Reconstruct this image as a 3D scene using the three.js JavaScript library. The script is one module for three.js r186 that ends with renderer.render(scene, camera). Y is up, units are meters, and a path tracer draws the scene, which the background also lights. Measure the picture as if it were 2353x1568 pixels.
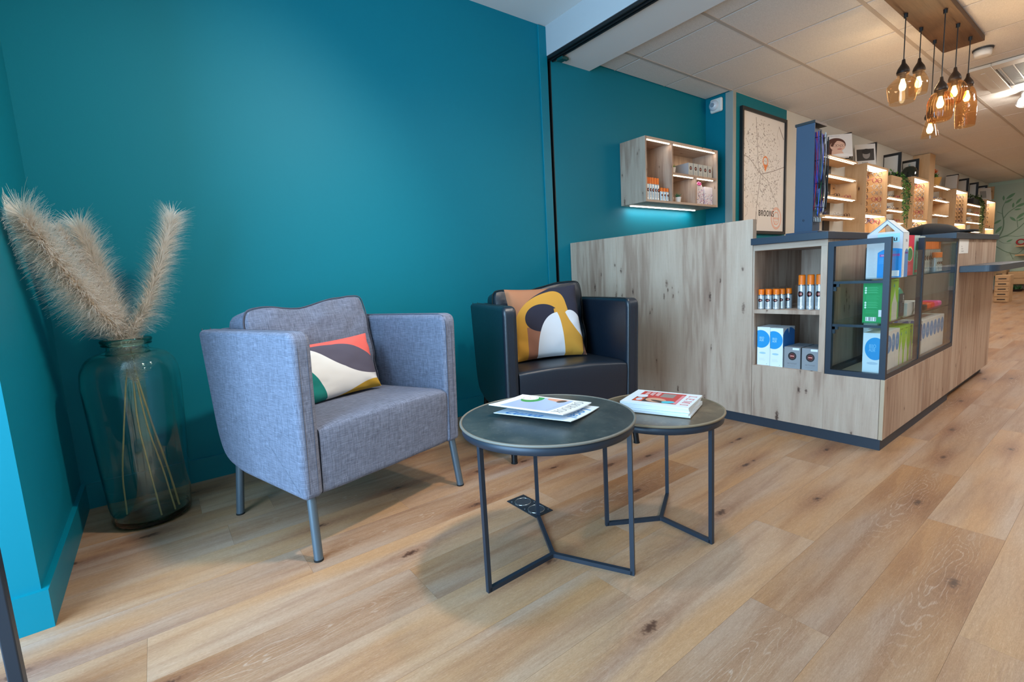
import * as THREE from 'three';
import { RoundedBoxGeometry } from 'three/addons/geometries/RoundedBoxGeometry.js';
import { mergeGeometries, mergeVertices } from 'three/addons/utils/BufferGeometryUtils.js';
import { RectAreaLightUniformsLib } from 'three/addons/lights/RectAreaLightUniformsLib.js';

// ---------------------------------------------------------------- camera, sky, daylight, exposure
RectAreaLightUniformsLib.init();
const scene = new THREE.Scene();
const renderer = new THREE.WebGLRenderer({ antialias: true });
renderer.toneMapping = THREE.LinearToneMapping;
renderer.toneMappingExposure = 0.92;
renderer.shadowMap.enabled = true;
const camera = new THREE.PerspectiveCamera(71.213, 2353 / 1568, 0.05, 60);
camera.matrixAutoUpdate = true;
camera.position.set(0.337, 0.88, 2.676);
camera.quaternion.setFromRotationMatrix(new THREE.Matrix4().makeBasis(
  new THREE.Vector3(0.796899, -0.054576, 0.601643),
  new THREE.Vector3(0.12138, 0.990066, -0.070962),
  new THREE.Vector3(-0.591793, 0.129577, 0.795607)));
scene.add(camera);
scene.background = new THREE.Color().setRGB(0.7, 1.1, 1.6);

function areaLight(w, h, color, intensity, pos, target) {
  const l = new THREE.RectAreaLight(new THREE.Color().setRGB(...color), intensity, w, h);
  l.position.set(...pos); l.lookAt(...target); l.castShadow = true; scene.add(l); return l;
}
function spotLight(pos, target, color, intensity, angle, penumbra, radius) {
  const l = new THREE.SpotLight(new THREE.Color().setRGB(...color), intensity, 0, angle, penumbra, 2);
  l.position.set(...pos); l.target.position.set(...target); l.castShadow = true; l.shadow.radius = radius;
  scene.add(l); scene.add(l.target); return l;
}
// daylight through the shop window on the left, out of the frame
const WINX = -1.2;
areaLight(1.85, 2.3, [0.45, 0.73, 1.0], 14.5, [WINX + 0.03, 1.27, 2.015], [WINX + 1, 1.27, 2.015]);

// ---------------------------------------------------------------- helpers
function rngOf(seed) { let a = seed >>> 0; return () => { a = (a + 0x6D2B79F5) >>> 0; let t = a; t = Math.imul(t ^ (t >>> 15), t | 1); t ^= t + Math.imul(t ^ (t >>> 7), t | 61); return ((t ^ (t >>> 14)) >>> 0) / 4294967296; }; }
const hash = (x, y, s) => { let h = Math.imul(x, 374761393) ^ Math.imul(y, 668265263) ^ Math.imul(s, 1442695041); h = Math.imul(h ^ (h >>> 13), 1274126177); return ((h ^ (h >>> 16)) >>> 0) / 4294967296; };
function vn(x, y, s = 1) {
  const xi = Math.floor(x), yi = Math.floor(y); let fx = x - xi, fy = y - yi; fx = fx * fx * (3 - 2 * fx); fy = fy * fy * (3 - 2 * fy);
  const a = hash(xi, yi, s), b = hash(xi + 1, yi, s), c = hash(xi, yi + 1, s), d = hash(xi + 1, yi + 1, s);
  return a + (b - a) * fx + (c - a + (a - b - c + d) * fx) * fy;
}
const fbm = (x, y, s, o = 4) => { let v = 0, a = 0.5, t = 0; for (let i = 0; i < o; i++) { v += a * vn(x, y, s + i * 7); t += a; x *= 2.03; y *= 2.03; a *= 0.5; } return v / t; };
const V3 = (a) => new THREE.Vector3(...a);
const clamp = (v, a = 0, b = 1) => Math.min(b, Math.max(a, v));
const mix = (a, b, t) => a + (b - a) * t;
const D2R = Math.PI / 180;
const ORD = ['first', 'second', 'third', 'fourth', 'fifth', 'sixth', 'seventh', 'eighth', 'ninth'];

const taken = new Map();
function numbered(n) { const k = taken.get(n) || 0; taken.set(n, k + 1); return k ? `${n}_${String(k).padStart(3, '0')}` : n; }
function flat(g) { const r = g.index ? g.toNonIndexed() : g; for (const k of Object.keys(r.attributes)) if (!['position', 'normal', 'uv'].includes(k)) r.deleteAttribute(k); r.morphAttributes = {}; if (!r.attributes.uv) r.setAttribute('uv', new THREE.BufferAttribute(new Float32Array(r.attributes.position.count * 2), 2)); return r; }
const join = (gs) => gs.length === 1 ? gs[0] : mergeGeometries(gs.map(flat));
function obj(name, gs, m, parent = scene) {
  const g = Array.isArray(gs) ? join(gs) : gs;
  const o = new THREE.Mesh(g, m); o.name = parent === scene ? numbered(name) : name; o.castShadow = o.receiveShadow = true; parent.add(o); return o;
}
function tag(o, label, category, group) { o.userData.label = label; o.userData.category = category; if (group) o.userData.group = group; return o; }
function thing(name, label, category, pos = [0, 0, 0], turn = 0, group) {
  const o = new THREE.Group(); o.name = numbered(name); scene.add(o); o.position.set(...pos); o.rotation.y = turn; return tag(o, label, category, group);
}
function struct(name, gs, m, parent) { const o = obj(name, gs, m, parent); if (!parent) { o.name = name; o.userData.kind = 'structure'; } return o; }
function structGroup(name) { const o = new THREE.Group(); o.name = name; o.userData.kind = 'structure'; scene.add(o); return o; }
function dup(root, pos, turn, label) { const r = root.clone(); r.name = numbered(root.name.replace(/_\d{3}$/, '')); r.userData = { ...root.userData }; if (label) r.userData.label = label; scene.add(r); r.position.set(...pos); r.rotation.y = turn; return r; }

// uv in metres: u runs along the grain axis, v across it
function uvm(g, grain = 'y', ou = 0, ov = 0) {
  g = g.index ? g.toNonIndexed() : g;
  const p = g.attributes.position, n = g.attributes.normal, uv = new Float32Array(p.count * 2);
  for (let i = 0; i < p.count; i += 3) {
    const ax = Math.abs(n.getX(i) + n.getX(i + 1) + n.getX(i + 2)), ay = Math.abs(n.getY(i) + n.getY(i + 1) + n.getY(i + 2)), az = Math.abs(n.getZ(i) + n.getZ(i + 1) + n.getZ(i + 2));
    for (let k = i; k < i + 3; k++) {
      const x = p.getX(k), y = p.getY(k), z = p.getZ(k); let u, v;
      if (ax >= ay && ax >= az) { if (grain === 'z') { u = z; v = y; } else { u = y; v = z; } }
      else if (ay >= az) { if (grain === 'z') { u = z; v = x; } else { u = x; v = z; } }
      else { if (grain === 'x') { u = x; v = y; } else { u = y; v = x; } }
      uv[k * 2] = u + ou; uv[k * 2 + 1] = v + ov;
    }
  }
  g.setAttribute('uv', new THREE.BufferAttribute(uv, 2)); return g;
}
// box from min corner to max corner, uv in metres
function bx(x0, y0, z0, x1, y1, z1, grain = 'y', ou = 0, ov = 0) { const g = new THREE.BoxGeometry(x1 - x0, y1 - y0, z1 - z0); g.translate((x0 + x1) / 2, (y0 + y1) / 2, (z0 + z1) / 2); return uvm(g, grain, ou, ov); }
function rbx(x0, y0, z0, x1, y1, z1, r = 0.004, grain = 'y', ou = 0, ov = 0, seg = 2) { const g = new RoundedBoxGeometry(x1 - x0, y1 - y0, z1 - z0, seg, r); g.translate((x0 + x1) / 2, (y0 + y1) / 2, (z0 + z1) / 2); return uvm(g, grain, ou, ov); }
function bar(a, b, w, h = w, up = [0, 1, 0]) {
  const A = V3(a), B = V3(b), d = B.clone().sub(A), L = d.length(); d.normalize();
  let u = V3(up); if (Math.abs(d.dot(u)) > 0.99) u = new THREE.Vector3(1, 0, 0);
  const r = new THREE.Vector3().crossVectors(u, d).normalize(), t = new THREE.Vector3().crossVectors(d, r);
  const g = new THREE.BoxGeometry(w, h, L); g.applyMatrix4(new THREE.Matrix4().makeBasis(r, t, d)); const c = A.add(B).multiplyScalar(0.5); g.translate(c.x, c.y, c.z); return flat(g);
}
function cyl(a, b, r0, r1 = r0, seg = 20, open = false) {
  const A = V3(a), B = V3(b), d = B.clone().sub(A), g = new THREE.CylinderGeometry(r1, r0, d.length(), seg, 1, open);
  g.applyQuaternion(new THREE.Quaternion().setFromUnitVectors(new THREE.Vector3(0, 1, 0), d.clone().normalize())); const c = A.add(B).multiplyScalar(0.5); g.translate(c.x, c.y, c.z); return flat(g);
}
function tube(pts, r, seg = 24, rad = 6, closed = false) { return flat(new THREE.TubeGeometry(new THREE.CatmullRomCurve3(pts.map(V3), closed), seg, r, rad, closed)); }
const lathe = (pts, seg = 32) => flat(new THREE.LatheGeometry(pts.map((p) => new THREE.Vector2(p[0], p[1])), seg));
function at(g, x, y, z) { g.translate(x, y, z); return g; }
function extrude(shapePts, depth, bevel = 0, seg = 3, curve = 6) {
  const s = shapePts instanceof THREE.Shape ? shapePts : new THREE.Shape(shapePts.map((p) => new THREE.Vector2(p[0], p[1])));
  return flat(new THREE.ExtrudeGeometry(s, { depth, bevelEnabled: bevel > 0, bevelThickness: bevel, bevelSize: bevel, bevelOffset: -bevel, bevelSegments: seg, curveSegments: curve, steps: 1 }));
}
function roundShape(pts, rads) {
  const s = new THREE.Shape(), n = pts.length;
  for (let i = 0; i < n; i++) {
    const p = new THREE.Vector2(...pts[i]), a = new THREE.Vector2(...pts[(i + n - 1) % n]), b = new THREE.Vector2(...pts[(i + 1) % n]), r = rads[i] ?? rads[0];
    const da = a.sub(p), db = b.sub(p), p0 = p.clone().add(da.clone().setLength(Math.min(r, da.length() / 2))), p1 = p.clone().add(db.clone().setLength(Math.min(r, db.length() / 2)));
    if (i) s.lineTo(p0.x, p0.y); else s.moveTo(p0.x, p0.y); s.quadraticCurveTo(p.x, p.y, p1.x, p1.y);
  }
  s.closePath(); return s;
}
function smooth(g, tol = 1e-4) { g.deleteAttribute('normal'); const m = mergeVertices(g, tol); m.computeVertexNormals(); return m; }
// surface over a grid: f(u, v) -> [x, y, z]
function sheet(nu, nv, f, uvf) {
  const pos = [], uv = [], idx = [];
  for (let j = 0; j <= nv; j++) for (let i = 0; i <= nu; i++) { const u = i / nu, v = j / nv; pos.push(...f(u, v)); uv.push(...(uvf ? uvf(u, v) : [u, v])); }
  for (let j = 0; j < nv; j++) for (let i = 0; i < nu; i++) { const a = j * (nu + 1) + i, b = a + 1, c = a + nu + 1, d = c + 1; idx.push(a, b, d, a, d, c); }
  const g = new THREE.BufferGeometry(); g.setAttribute('position', new THREE.Float32BufferAttribute(pos, 3)); g.setAttribute('uv', new THREE.Float32BufferAttribute(uv, 2)); g.setIndex(idx); g.computeVertexNormals(); return g;
}

// ---------------------------------------------------------------- textures
function dataTex(w, h, fn, srgb = true) {
  const d = new Uint8Array(w * h * 4);
  for (let y = 0; y < h; y++) for (let x = 0; x < w; x++) { const c = fn(x, y), k = (y * w + x) * 4; if (typeof c === 'number') { d[k] = d[k + 1] = d[k + 2] = clamp(c) * 255; } else { d[k] = clamp(c[0], 0, 255); d[k + 1] = clamp(c[1], 0, 255); d[k + 2] = clamp(c[2], 0, 255); } d[k + 3] = 255; }
  const t = new THREE.DataTexture(d, w, h); t.wrapS = t.wrapT = THREE.RepeatWrapping; t.magFilter = THREE.LinearFilter; t.minFilter = THREE.LinearMipmapLinearFilter; t.generateMipmaps = true; if (srgb) t.colorSpace = THREE.SRGBColorSpace; t.needsUpdate = true; return t;
}
function canvasTex(w, h, draw) {
  const c = document.createElement('canvas'); c.width = w; c.height = h; const g = c.getContext('2d'); draw(g, w, h);
  const t = new THREE.CanvasTexture(c); t.colorSpace = THREE.SRGBColorSpace; t.anisotropy = 8; return t;
}
const lerpC = (a, b, t) => [mix(a[0], b[0], t), mix(a[1], b[1], t), mix(a[2], b[2], t)];
// timber: u along the grain. LxW metres per texture
function woodTex(w, h, L, W, seed, o) {
  const R = rngOf(seed), kn = [];
  for (let i = 0; i < o.knots; i++) kn.push({ x: R() * L, y: R() * W, r: o.kr * (0.35 + R()), s: 2 + R() * 2.2, a: 0.55 + R() * 0.45 });
  const cx = R() * L, cy = W * (0.3 + R() * 0.4), period = Math.round(W * o.band);
  return dataTex(w, h, (px, py) => {
    const x = px / w * L, y = py / h * W; let yy = y, knot = 0, ring = 0;
    for (const k of kn) for (const sx of [-L, 0, L]) {
      const dx = (x - k.x - sx) / k.s, dy = y - k.y, d2 = (dx * dx + dy * dy) / (k.r * k.r);
      if (d2 > 40) continue;
      yy += dy * 0.9 * Math.exp(-d2 * 0.16) * 0.6;
      const q = Math.sqrt(d2) + (vn(x * 160, y * 160, seed + 3) - 0.5) * 0.9;
      knot = Math.max(knot, k.a * clamp(1.25 - q)); ring = Math.max(ring, 0.4 * k.a * Math.exp(-d2 * 0.12));
    }
    const wob = (fbm(x * 1.6, yy * 9, seed + 11, 3) - 0.5) * 0.03;
    const g1 = fbm(x * 1.1, (yy + wob) * o.band, seed + 21, 4);
    const g2 = fbm(x * 5, (yy + wob) * o.band * 5, seed + 31, 3);
    const g3 = vn(x * 14, y * 1500, seed + 41), g4 = vn(x * 40, y * 900, seed + 43);
    let t = 0.62 * (g1 - 0.5) * o.contrast + 0.34 * (g2 - 0.5) * o.contrast + 0.5;
    let c = lerpC(o.light, o.mid, clamp(t * 1.25)); c = lerpC(c, o.dark, clamp((t - 0.56) * 1.5) + ring * 0.55);
    if (o.cath) {
      const ex = (x - cx) / 0.55, ey = (y - cy) / (W * 0.42), e = Math.sqrt(ex * ex * 0.5 + ey * ey) + (fbm(x * 7, y * 30, seed + 51, 2) - 0.5) * 0.25;
      const l = Math.sin(e * 46 + fbm(x * 3, y * 10, seed + 57, 2) * 7); const k = clamp(l * 3 - 2.1) * clamp(1.15 - e) * o.cath * (0.1 + 0.9 * g4) * 0.75;
      c = lerpC(c, [236, 220, 198], clamp(k)); c = lerpC(c, o.dark, clamp(-l * 2 - 0.8) * clamp(1.1 - e) * 0.2 * o.cath);
    }
    const f = (g3 - 0.5) * 14 * o.fine + (g4 > 0.8 ? -8 * o.fine : 0);
    c = [c[0] + f, c[1] + f, c[2] + f];
    return lerpC(c, o.knotC, clamp(knot));
  });
}
// ---------------------------------------------------------------- materials
function std(color, roughness = 0.6, extra = {}) { return new THREE.MeshStandardMaterial({ color, roughness, ...extra }); }
function phys(color, roughness = 0.6, extra = {}) { return new THREE.MeshPhysicalMaterial({ color, roughness, ...extra }); }
const rep = (t, L, W) => { t.repeat.set(1 / L, 1 / W); return t; };
const plaster = rep(dataTex(512, 512, (x, y) => 0.5 + 0.5 * (fbm(x / 6, y / 6, 5, 3) - 0.5), false), 0.5, 0.5);
const M = {};
M.teal = phys('#02778a', 0.55, { specularIntensity: 0.4, bumpMap: plaster, bumpScale: 0.0002 });
M.tealTrim = phys('#02778a', 0.42, { specularIntensity: 0.5 });
M.white = std('#e6e6e5', 0.75); M.beam = std('#b4b9be', 0.75);
M.wallWhite = std('#dadbd6', 0.8);
M.warmWall = std('#cbbda8', 0.85);
M.mint = std('#bcd8c8', 0.85);
M.black = std('#15171a', 0.45);
M.frame = std('#28323f', 0.42, { metalness: 0.25 });        // blue black powder coat
M.navy = std('#27323f', 0.5);
M.darkTop = std('#2b3847', 0.38);
const oakO = { light: [203, 182, 163], mid: [180, 154, 135], dark: [138, 108, 91], knotC: [72, 50, 40], knots: 46, kr: 0.0062, band: 11, contrast: 1.8, fine: 0.7, cath: 0 };
const oakT = [rep(woodTex(1024, 1200, 1.25, 1.45, 101, oakO), 1.25, 1.45), rep(woodTex(1024, 1024, 1.25, 1.25, 137, { ...oakO, knots: 20 }), 1.25, 1.25)];
M.oak = std('#ffffff', 0.6, { map: oakT[0] });
M.oak2 = std('#ffffff', 0.6, { map: oakT[1] });
M.oakEdge = std('#bda68c', 0.6);
const shelfT = rep(woodTex(768, 512, 1.2, 0.8, 171, { ...oakO, light: [218, 184, 142], mid: [198, 158, 114], dark: [160, 118, 82], knots: 9, contrast: 1.2 }), 1.2, 0.8);
M.shelfOak = std('#ffffff', 0.6, { map: shelfT });
const tileT = rep(dataTex(256, 256, (x, y) => { const a = hash(x, y, 9), b = vn(x / 3, y / 3, 4); const v = 222 + (b - 0.5) * 16 + (a > 0.93 ? -22 : 0); return [v, v * 0.985, v * 0.965]; }), 0.3, 0.3);
M.tile = std('#ffffff', 0.9, { map: tileT });
M.rail = std('#b9b0a7', 0.5);
M.led = (k = 6, c = [1, 0.93, 0.8]) => { const m = std('#fff6e6', 0.5); m.emissive = new THREE.Color().setRGB(...c); m.emissiveIntensity = k; return m; };
M.ledWarm = M.led(5, [1, 0.86, 0.62]); M.ledWhite = M.led(6, [1, 0.96, 0.9]);
M.pane = phys('#ffffff', 0.02, { transmission: 1, thickness: 0, ior: 1.14, color: new THREE.Color('#f8fbfa') });

// ---------------------------------------------------------------- floor: planks laid along the teal wall
const fo = { light: [202, 168, 136], mid: [181, 143, 110], dark: [140, 103, 76], knotC: [92, 62, 44], knots: 2, kr: 0.012, band: 18, contrast: 1.05, fine: 1, cath: 0 };
function floorTex(w, h, seed, tint, nk, cath) {
  const R = rngOf(seed), kn = [];
  for (let i = 0; i < nk; i++) kn.push({ x: 0.08 + R() * (PL - 0.16), y: PW * (0.15 + 0.7 * R()), r: 0.006 + R() * 0.007, s: 1.6 + R() * 1.6, big: R() });
  const cx = R() * PL, cy = PW * (0.35 + R() * 0.3);
  return dataTex(w, h, (px, py) => {
    const x = px / w * PL, y = py / h * PW; let yy = y, knot = 0, halo = 0, rings = 0;
    for (const k of kn) {
      const dx = (x - k.x) / k.s, dy = y - k.y, d = Math.hypot(dx, dy) / k.r; if (d > 14) continue;
      yy += dy * 0.7 * Math.exp(-d * d * 0.02); const q = d + (fbm(x * 120, y * 120, seed + 3, 2) - 0.5) * 1.6;
      knot = Math.max(knot, clamp(1.1 - q * 0.9)); halo = Math.max(halo, Math.exp(-((x - k.x) ** 2) / 0.022 - (dy * dy) / 0.0011) * (0.45 + 0.5 * k.big)); rings = Math.max(rings, Math.exp(-d * 0.3) * (0.5 + 0.5 * Math.sin(d * 4.2 + fbm(x * 30, y * 60, seed + 5, 2) * 6)) * 0.45);
    }
    const wob = (fbm(x * 2.2, yy * 14, seed + 11, 3) - 0.5) * 0.035, v = yy + wob;
    const hue = fbm(x * 1.7 + 3, v * 9, seed + 17, 3), str = fbm(x * 2.1, v * 24, seed + 21, 4), fine = fbm(x * 6, v * 150, seed + 31, 3), pore = vn(x * 55, y * 1300, seed + 41), speck = vn(x * 260, y * 1000, seed + 47);
    let c = lerpC([203, 178, 152], [206, 162, 114], clamp((hue - 0.3) * 2.2));
    c = lerpC(c, [158, 116, 84], clamp((str - 0.5) * 2.2) * 0.65); c = lerpC(c, [148, 108, 80], clamp((fine - 0.5) * 1.6) * 0.36); c = lerpC(c, [150, 104, 74], halo * 0.75);
    if (cath) { const ex = (x - cx) / 0.42, ey = (y - cy) / (PW * 0.4), e = Math.sqrt(ex * ex * 0.55 + ey * ey) + (fbm(x * 9, y * 40, seed + 51, 2) - 0.5) * 0.3, l = Math.sin(e * 58 + fbm(x * 4, y * 14, seed + 57, 2) * 8), m = clamp(1.1 - e) * cath; c = lerpC(c, [160, 122, 92], m * 0.4); c = lerpC(c, [228, 212, 192], clamp(l * 4 - 2.9) * m * clamp(pore * 1.9 - 0.3)); }
    c = lerpC(c, [222, 204, 180], clamp(pore * 3 - 2.35) * 0.5); c = lerpC(c, [128, 94, 70], clamp(rings) * 0.8);
    const f = (speck - 0.5) * 18 + (pore - 0.5) * 12; c = [c[0] + f + tint[0] * 1.4, c[1] + f + tint[1] * 1.4, c[2] + f + tint[2] * 1.4];
    return lerpC(c, [92, 64, 48], clamp(knot * 1.1));
  });
}
const PL = 1.3, PW = 0.186, floorT = [];
for (let i = 0; i < 6; i++) {
  const tint = [[0, 0, 0], [-7, -8, -8], [4, 3, 1], [-10, -12, -12], [2, 4, 6], [-4, -2, 2]][i];
  const sh = (c) => c.map((v, k) => v + tint[k]);
  floorT.push(floorTex(1600, 288, 211 + i * 13, tint, [1, 2, 2, 1, 1, 2][i], [0, 0.8, 0, 0.9, 0.3, 0][i]));
}
const floorM = floorT.map((t) => std('#d8cecc', 0.45, { map: t }));
const floor = structGroup('floor');
{
  const R = rngOf(77), z0 = 0.979 - 6 * PW, known = { 6: 0.637, 7: 0.22, 8: 0.875, 10: 1.28, 11: 1.923, 12: 1.517, 13: 2.337, 14: 1.742 }, XE = 7.6, XS = WINX;
  let n = 0;
  for (let r = 0; r < 30; r++) {
    const za = Math.max(0, z0 + r * PW), zb = Math.min(4.3, z0 + (r + 1) * PW); if (zb - za < 0.01) continue;
    let x = (known[r] ?? R() * PL) - PL * 4;
    for (; x < XE; x += PL) {
      const xa = Math.max(XS, x), xb = Math.min(XE, x + PL); if (xb - xa < 0.01) continue;
      if (xb <= 0.02 && zb <= 0.914) continue;
      if (za < 0.26 && xa > 4.8) continue;
      const g = new THREE.BoxGeometry(xb - xa - 0.0004, 0.006, zb - za - 0.0004), p = g.attributes.position, uv = g.attributes.uv, fx = R() < 0.5, fz = R() < 0.5;
      for (let i = 0; i < p.count; i++) { const u = (p.getX(i) + (xb - xa) / 2 + xa - x) / PL, v = (p.getZ(i) + (zb - za) / 2 + za - (z0 + r * PW)) / PW; uv.setXY(i, clamp(fx ? 1 - u : u, 0.003, 0.997), clamp(fz ? 1 - v : v, 0.004, 0.996)); }
      g.translate((xa + xb) / 2, -0.003 - (hash(n, r, 3) * 0.0001), (za + zb) / 2);
      obj('plank', [g], floorM[(n * 5 + Math.floor(R() * 6)) % 6], floor); n++;
    }
  }
  const farT = floorT[0].clone(); farT.repeat.set(1 / PL, 1 / PW); farT.needsUpdate = true;
  obj('floor_far', [bx(XE, -0.006, 0, 16.2, -0.0002, 4.3, 'x')], std('#d8cecc', 0.45, { map: farT }), floor);
  obj('subfloor', [bx(-1.4, -0.12, -0.2, 16.4, -0.0075, 4.5, 'x')], std('#5d4a38', 0.9), floor);
}

// ---------------------------------------------------------------- walls, ceilings, window
const CY = 2.616, TY = 2.471;
struct('wall_left', [bx(WINX - 0.05, 0, -0.15, 0, CY, 0.914)], M.teal);
struct('wall_back', [bx(0, 0, -0.15, 2.765, CY, 0)], M.teal);
struct('trim_1', [rbx(2.692, 0, -0.01, 2.766, CY - 0.004, 0.012, 0.004)], M.tealTrim);
struct('trim_2', [bx(2.765, 0, -0.15, 2.802, 2.44, -0.025), bx(2.766, 0, -0.03, 2.772, 2.4, 0.004), bx(2.797, 0, -0.03, 2.802, 2.4, 0.002)], M.black);
struct('wall_counter', [bx(2.802, 0, -0.15, 4.793, TY + 0.06, 0)], M.teal);
struct('wall_partition', [bx(4.793, 0, -0.15, 5.873, TY + 0.06, 0.268)], M.teal);
struct('trim_3', [rbx(4.787, 0, 0.2, 4.842, TY, 0.274, 0.003)], std('#9aa09c', 0.5));
struct('wall_side', [bx(5.873, 0, -0.15, 16.2, TY + 0.06, 0.268)], M.wallWhite);
struct('wall_front', [bx(WINX - 0.05, 0, 4.3, 16.2, CY, 4.45)], M.warmWall);
// window wall at the left of the camera: sill, head, piers, frame and glass
struct('wall_window', [bx(WINX - 0.15, 0, 0.914, WINX, 0.1, 4.3), bx(WINX - 0.15, 2.44, 0.914, WINX, CY, 4.3), bx(WINX - 0.15, 0.1, 0.914, WINX, 2.44, 1.08), bx(WINX - 0.15, 0.1, 2.95, WINX, 2.44, 4.3)], M.white);
{
  const w = structGroup('window_1');
  const x = WINX - 0.09, fr = [];
  for (const z of [1.08, 1.99, 2.9]) fr.push(bx(x - 0.03, 0.1, z, x + 0.03, 2.44, z + 0.05));
  for (const y of [0.1, 2.39]) fr.push(bx(x - 0.03, y, 1.08, x + 0.03, y + 0.05, 2.95));
  obj('window_frame', fr, M.frame, w);
  for (const z of [1.13, 2.04]) obj('pane', [bx(x - 0.004, 0.15, z, x + 0.004, 2.39, z + 0.86)], M.pane, w);
}
struct('baseboard_left', [bx(-0.9, 0, 0.914, 0, 0.11, 0.93), bx(0, 0, 0, 0.016, 0.11, 0.93)], M.tealTrim);
struct('baseboard_back', [bx(0.016, 0, 0, 2.692, 0.11, 0.015)], M.tealTrim);
struct('ceiling', [bx(WINX - 0.15, CY, -0.15, 2.83, CY + 0.12, 4.45)], M.white);
struct('beam_1', [bx(2.76, 2.42, 0.0, 2.83, CY, 4.3)], M.beam).name = 'ceiling_beam';
struct('ceiling_soffit', [bx(2.83, 2.412, 0, 3.2, 2.62, 4.3)], M.white);
{
  const t = thing('door_track', 'black metal sliding track running under the white ceiling beam', 'track', [2.765, 2.4, 0]);
  obj('track_rail', [bx(0, 0, 0, 0.012, 0.026, 4.28), bx(0.026, -0.004, 0, 0.036, 0.026, 4.28), bx(0.052, -0.004, 0, 0.064, 0.026, 4.28)], M.black, t);
  obj('track_channel', [bx(0.011, 0.012, 0, 0.053, 0.022, 4.28)], std('#0d3a46', 0.35, { metalness: 0.3 }), t);
  obj('track_stop', [rbx(0.05, -0.02, 0.05, 0.1, 0.0, 0.11, 0.004), rbx(0.085, -0.012, 0.07, 0.125, 0.004, 0.1, 0.003)], std('#0e4a4a', 0.4), t);
}
{
  const c = structGroup('ceiling_tiles'), zs = [0, 0.258, 0.868, 1.476, 2.086, 2.694, 3.302, 3.912, 4.3], xs = [3.2];
  for (let x = 3.49; x < 16.2; x += 0.645) xs.push(x); xs.push(16.2);
  const cache = new Map();
  for (let i = 0; i < xs.length - 1; i++) for (let j = 0; j < zs.length - 1; j++) {
    const w = xs[i + 1] - xs[i], d = zs[j + 1] - zs[j]; if (w < 0.03) continue; if (j === 0 && xs[i] > 4.7) continue;
    const k = w.toFixed(3) + '_' + d.toFixed(3); if (!cache.has(k)) cache.set(k, rbx(-w / 2 + 0.0075, 0, -d / 2 + 0.0075, w / 2 - 0.0075, 0.016, d / 2 - 0.0075, 0.004, 'x', 0, 0, 1));
    const o = obj('ceiling_tile', cache.get(k), M.tile, c); o.position.set((xs[i] + xs[i + 1]) / 2, TY + (hash(i, j, 2) * 0.0015), (zs[j] + zs[j + 1]) / 2);
  }
  for (const z of zs.slice(1, -1)) obj('grid_rail', [bx(3.2, TY - 0.003, z - 0.011, 16.2, TY + 0.004, z + 0.011)], M.rail, c);
  for (const x of xs.slice(1, -1)) obj('grid_rail', [bx(x - 0.006, TY + 0.003, x > 4.75 ? 0.268 : 0, x + 0.006, TY + 0.008, 4.3)], M.rail, c);
  obj('ceiling_slab', [bx(3.2, TY + 0.03, -0.15, 16.2, TY + 0.16, 4.45)], M.white, c);
}
// ---------------------------------------------------------------- armchairs
const weave = dataTex(512, 512, (x, y) => {
  const a = hash(0, y, 3), b = hash(x, 0, 5), la = vn(x / 26, y * 1.0, 7), lb = vn(x * 1.0, y / 26, 8), s = ((x >> 1) + (y >> 1)) & 1, n = hash(x, y, 6);
  const t = 0.5 + (la - 0.5) * 0.62 + (lb - 0.5) * 0.55 + (a - 0.5) * 0.16 + (b - 0.5) * 0.12 + (s ? 0.05 : -0.05) + (n - 0.5) * 0.22;
  return lerpC([72, 77, 93], [136, 144, 166], clamp(t));
});
const weaveT = rep(weave, 0.34, 0.34);
const weaveB = rep(dataTex(256, 256, (x, y) => 0.5 + (vn(x / 12, y, 7) - 0.5) * 0.5 + (vn(x, y / 12, 8) - 0.5) * 0.5, false), 0.17, 0.17);
M.greyFabric = phys('#ffffff', 0.95, { map: weaveT, bumpMap: weaveB, bumpScale: 0.0008, sheen: 0.25, sheenRoughness: 0.6, sheenColor: new THREE.Color('#9aa6c4') });
const leatherB = rep(dataTex(512, 512, (x, y) => { const a = fbm(x / 7, y / 7, 3, 3), b = fbm(x / 60, y / 60, 4, 3); return 0.55 * a + 0.45 * b; }, false), 0.25, 0.25);
M.leather = phys('#0c1a28', 0.42, { bumpMap: leatherB, bumpScale: 0.0008, clearcoat: 0.35, clearcoatRoughness: 0.35 });
M.leatherSeam = std('#0a0d10', 0.6);
M.greySeam = std('#4b4f5e', 0.9);
M.legSteel = std('#5f6f7c', 0.38, { metalness: 0.55 });
M.legBlack = std('#14181d', 0.35, { metalness: 0.4 });
M.rubber = std('#0c0d0e', 0.8);

function softBlock(w, h, d, seg, puff, wr, seed) {          // upholstered block with crowned faces and soft creases, centred
  const g = new THREE.BoxGeometry(2, 2, 2, seg, seg, seg), p = g.attributes.position;
  for (let i = 0; i < p.count; i++) {
    let x = p.getX(i), y = p.getY(i), z = p.getZ(i); const l6 = Math.pow(Math.abs(x) ** 12 + Math.abs(y) ** 12 + Math.abs(z) ** 9, 1 / 12); x /= l6; y /= l6; z /= l6;
    const c = (1 - x * x) * (1 - y * y), e = puff * c * Math.sign(z) * (Math.abs(z) > 0.6 ? 1 : 0);
    const k = wr * ((fbm(x * 1.8 + 9, y * 2.2 + 4, seed, 3) - 0.5) * 2);
    const dent = y > 0 ? -wr * 1.1 * Math.exp(-((x + 0.15) ** 2) / 0.12) * y * y + wr * 0.8 * x * y : 0;
    p.setXYZ(i, x * w / 2 + k * 0.25, y * h / 2 + dent + k * 0.5 * (Math.abs(y) > 0.7 ? 1 : 0.3), z * d / 2 + e + k * 0.9);
  }
  return smooth(flat(g));
}
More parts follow.
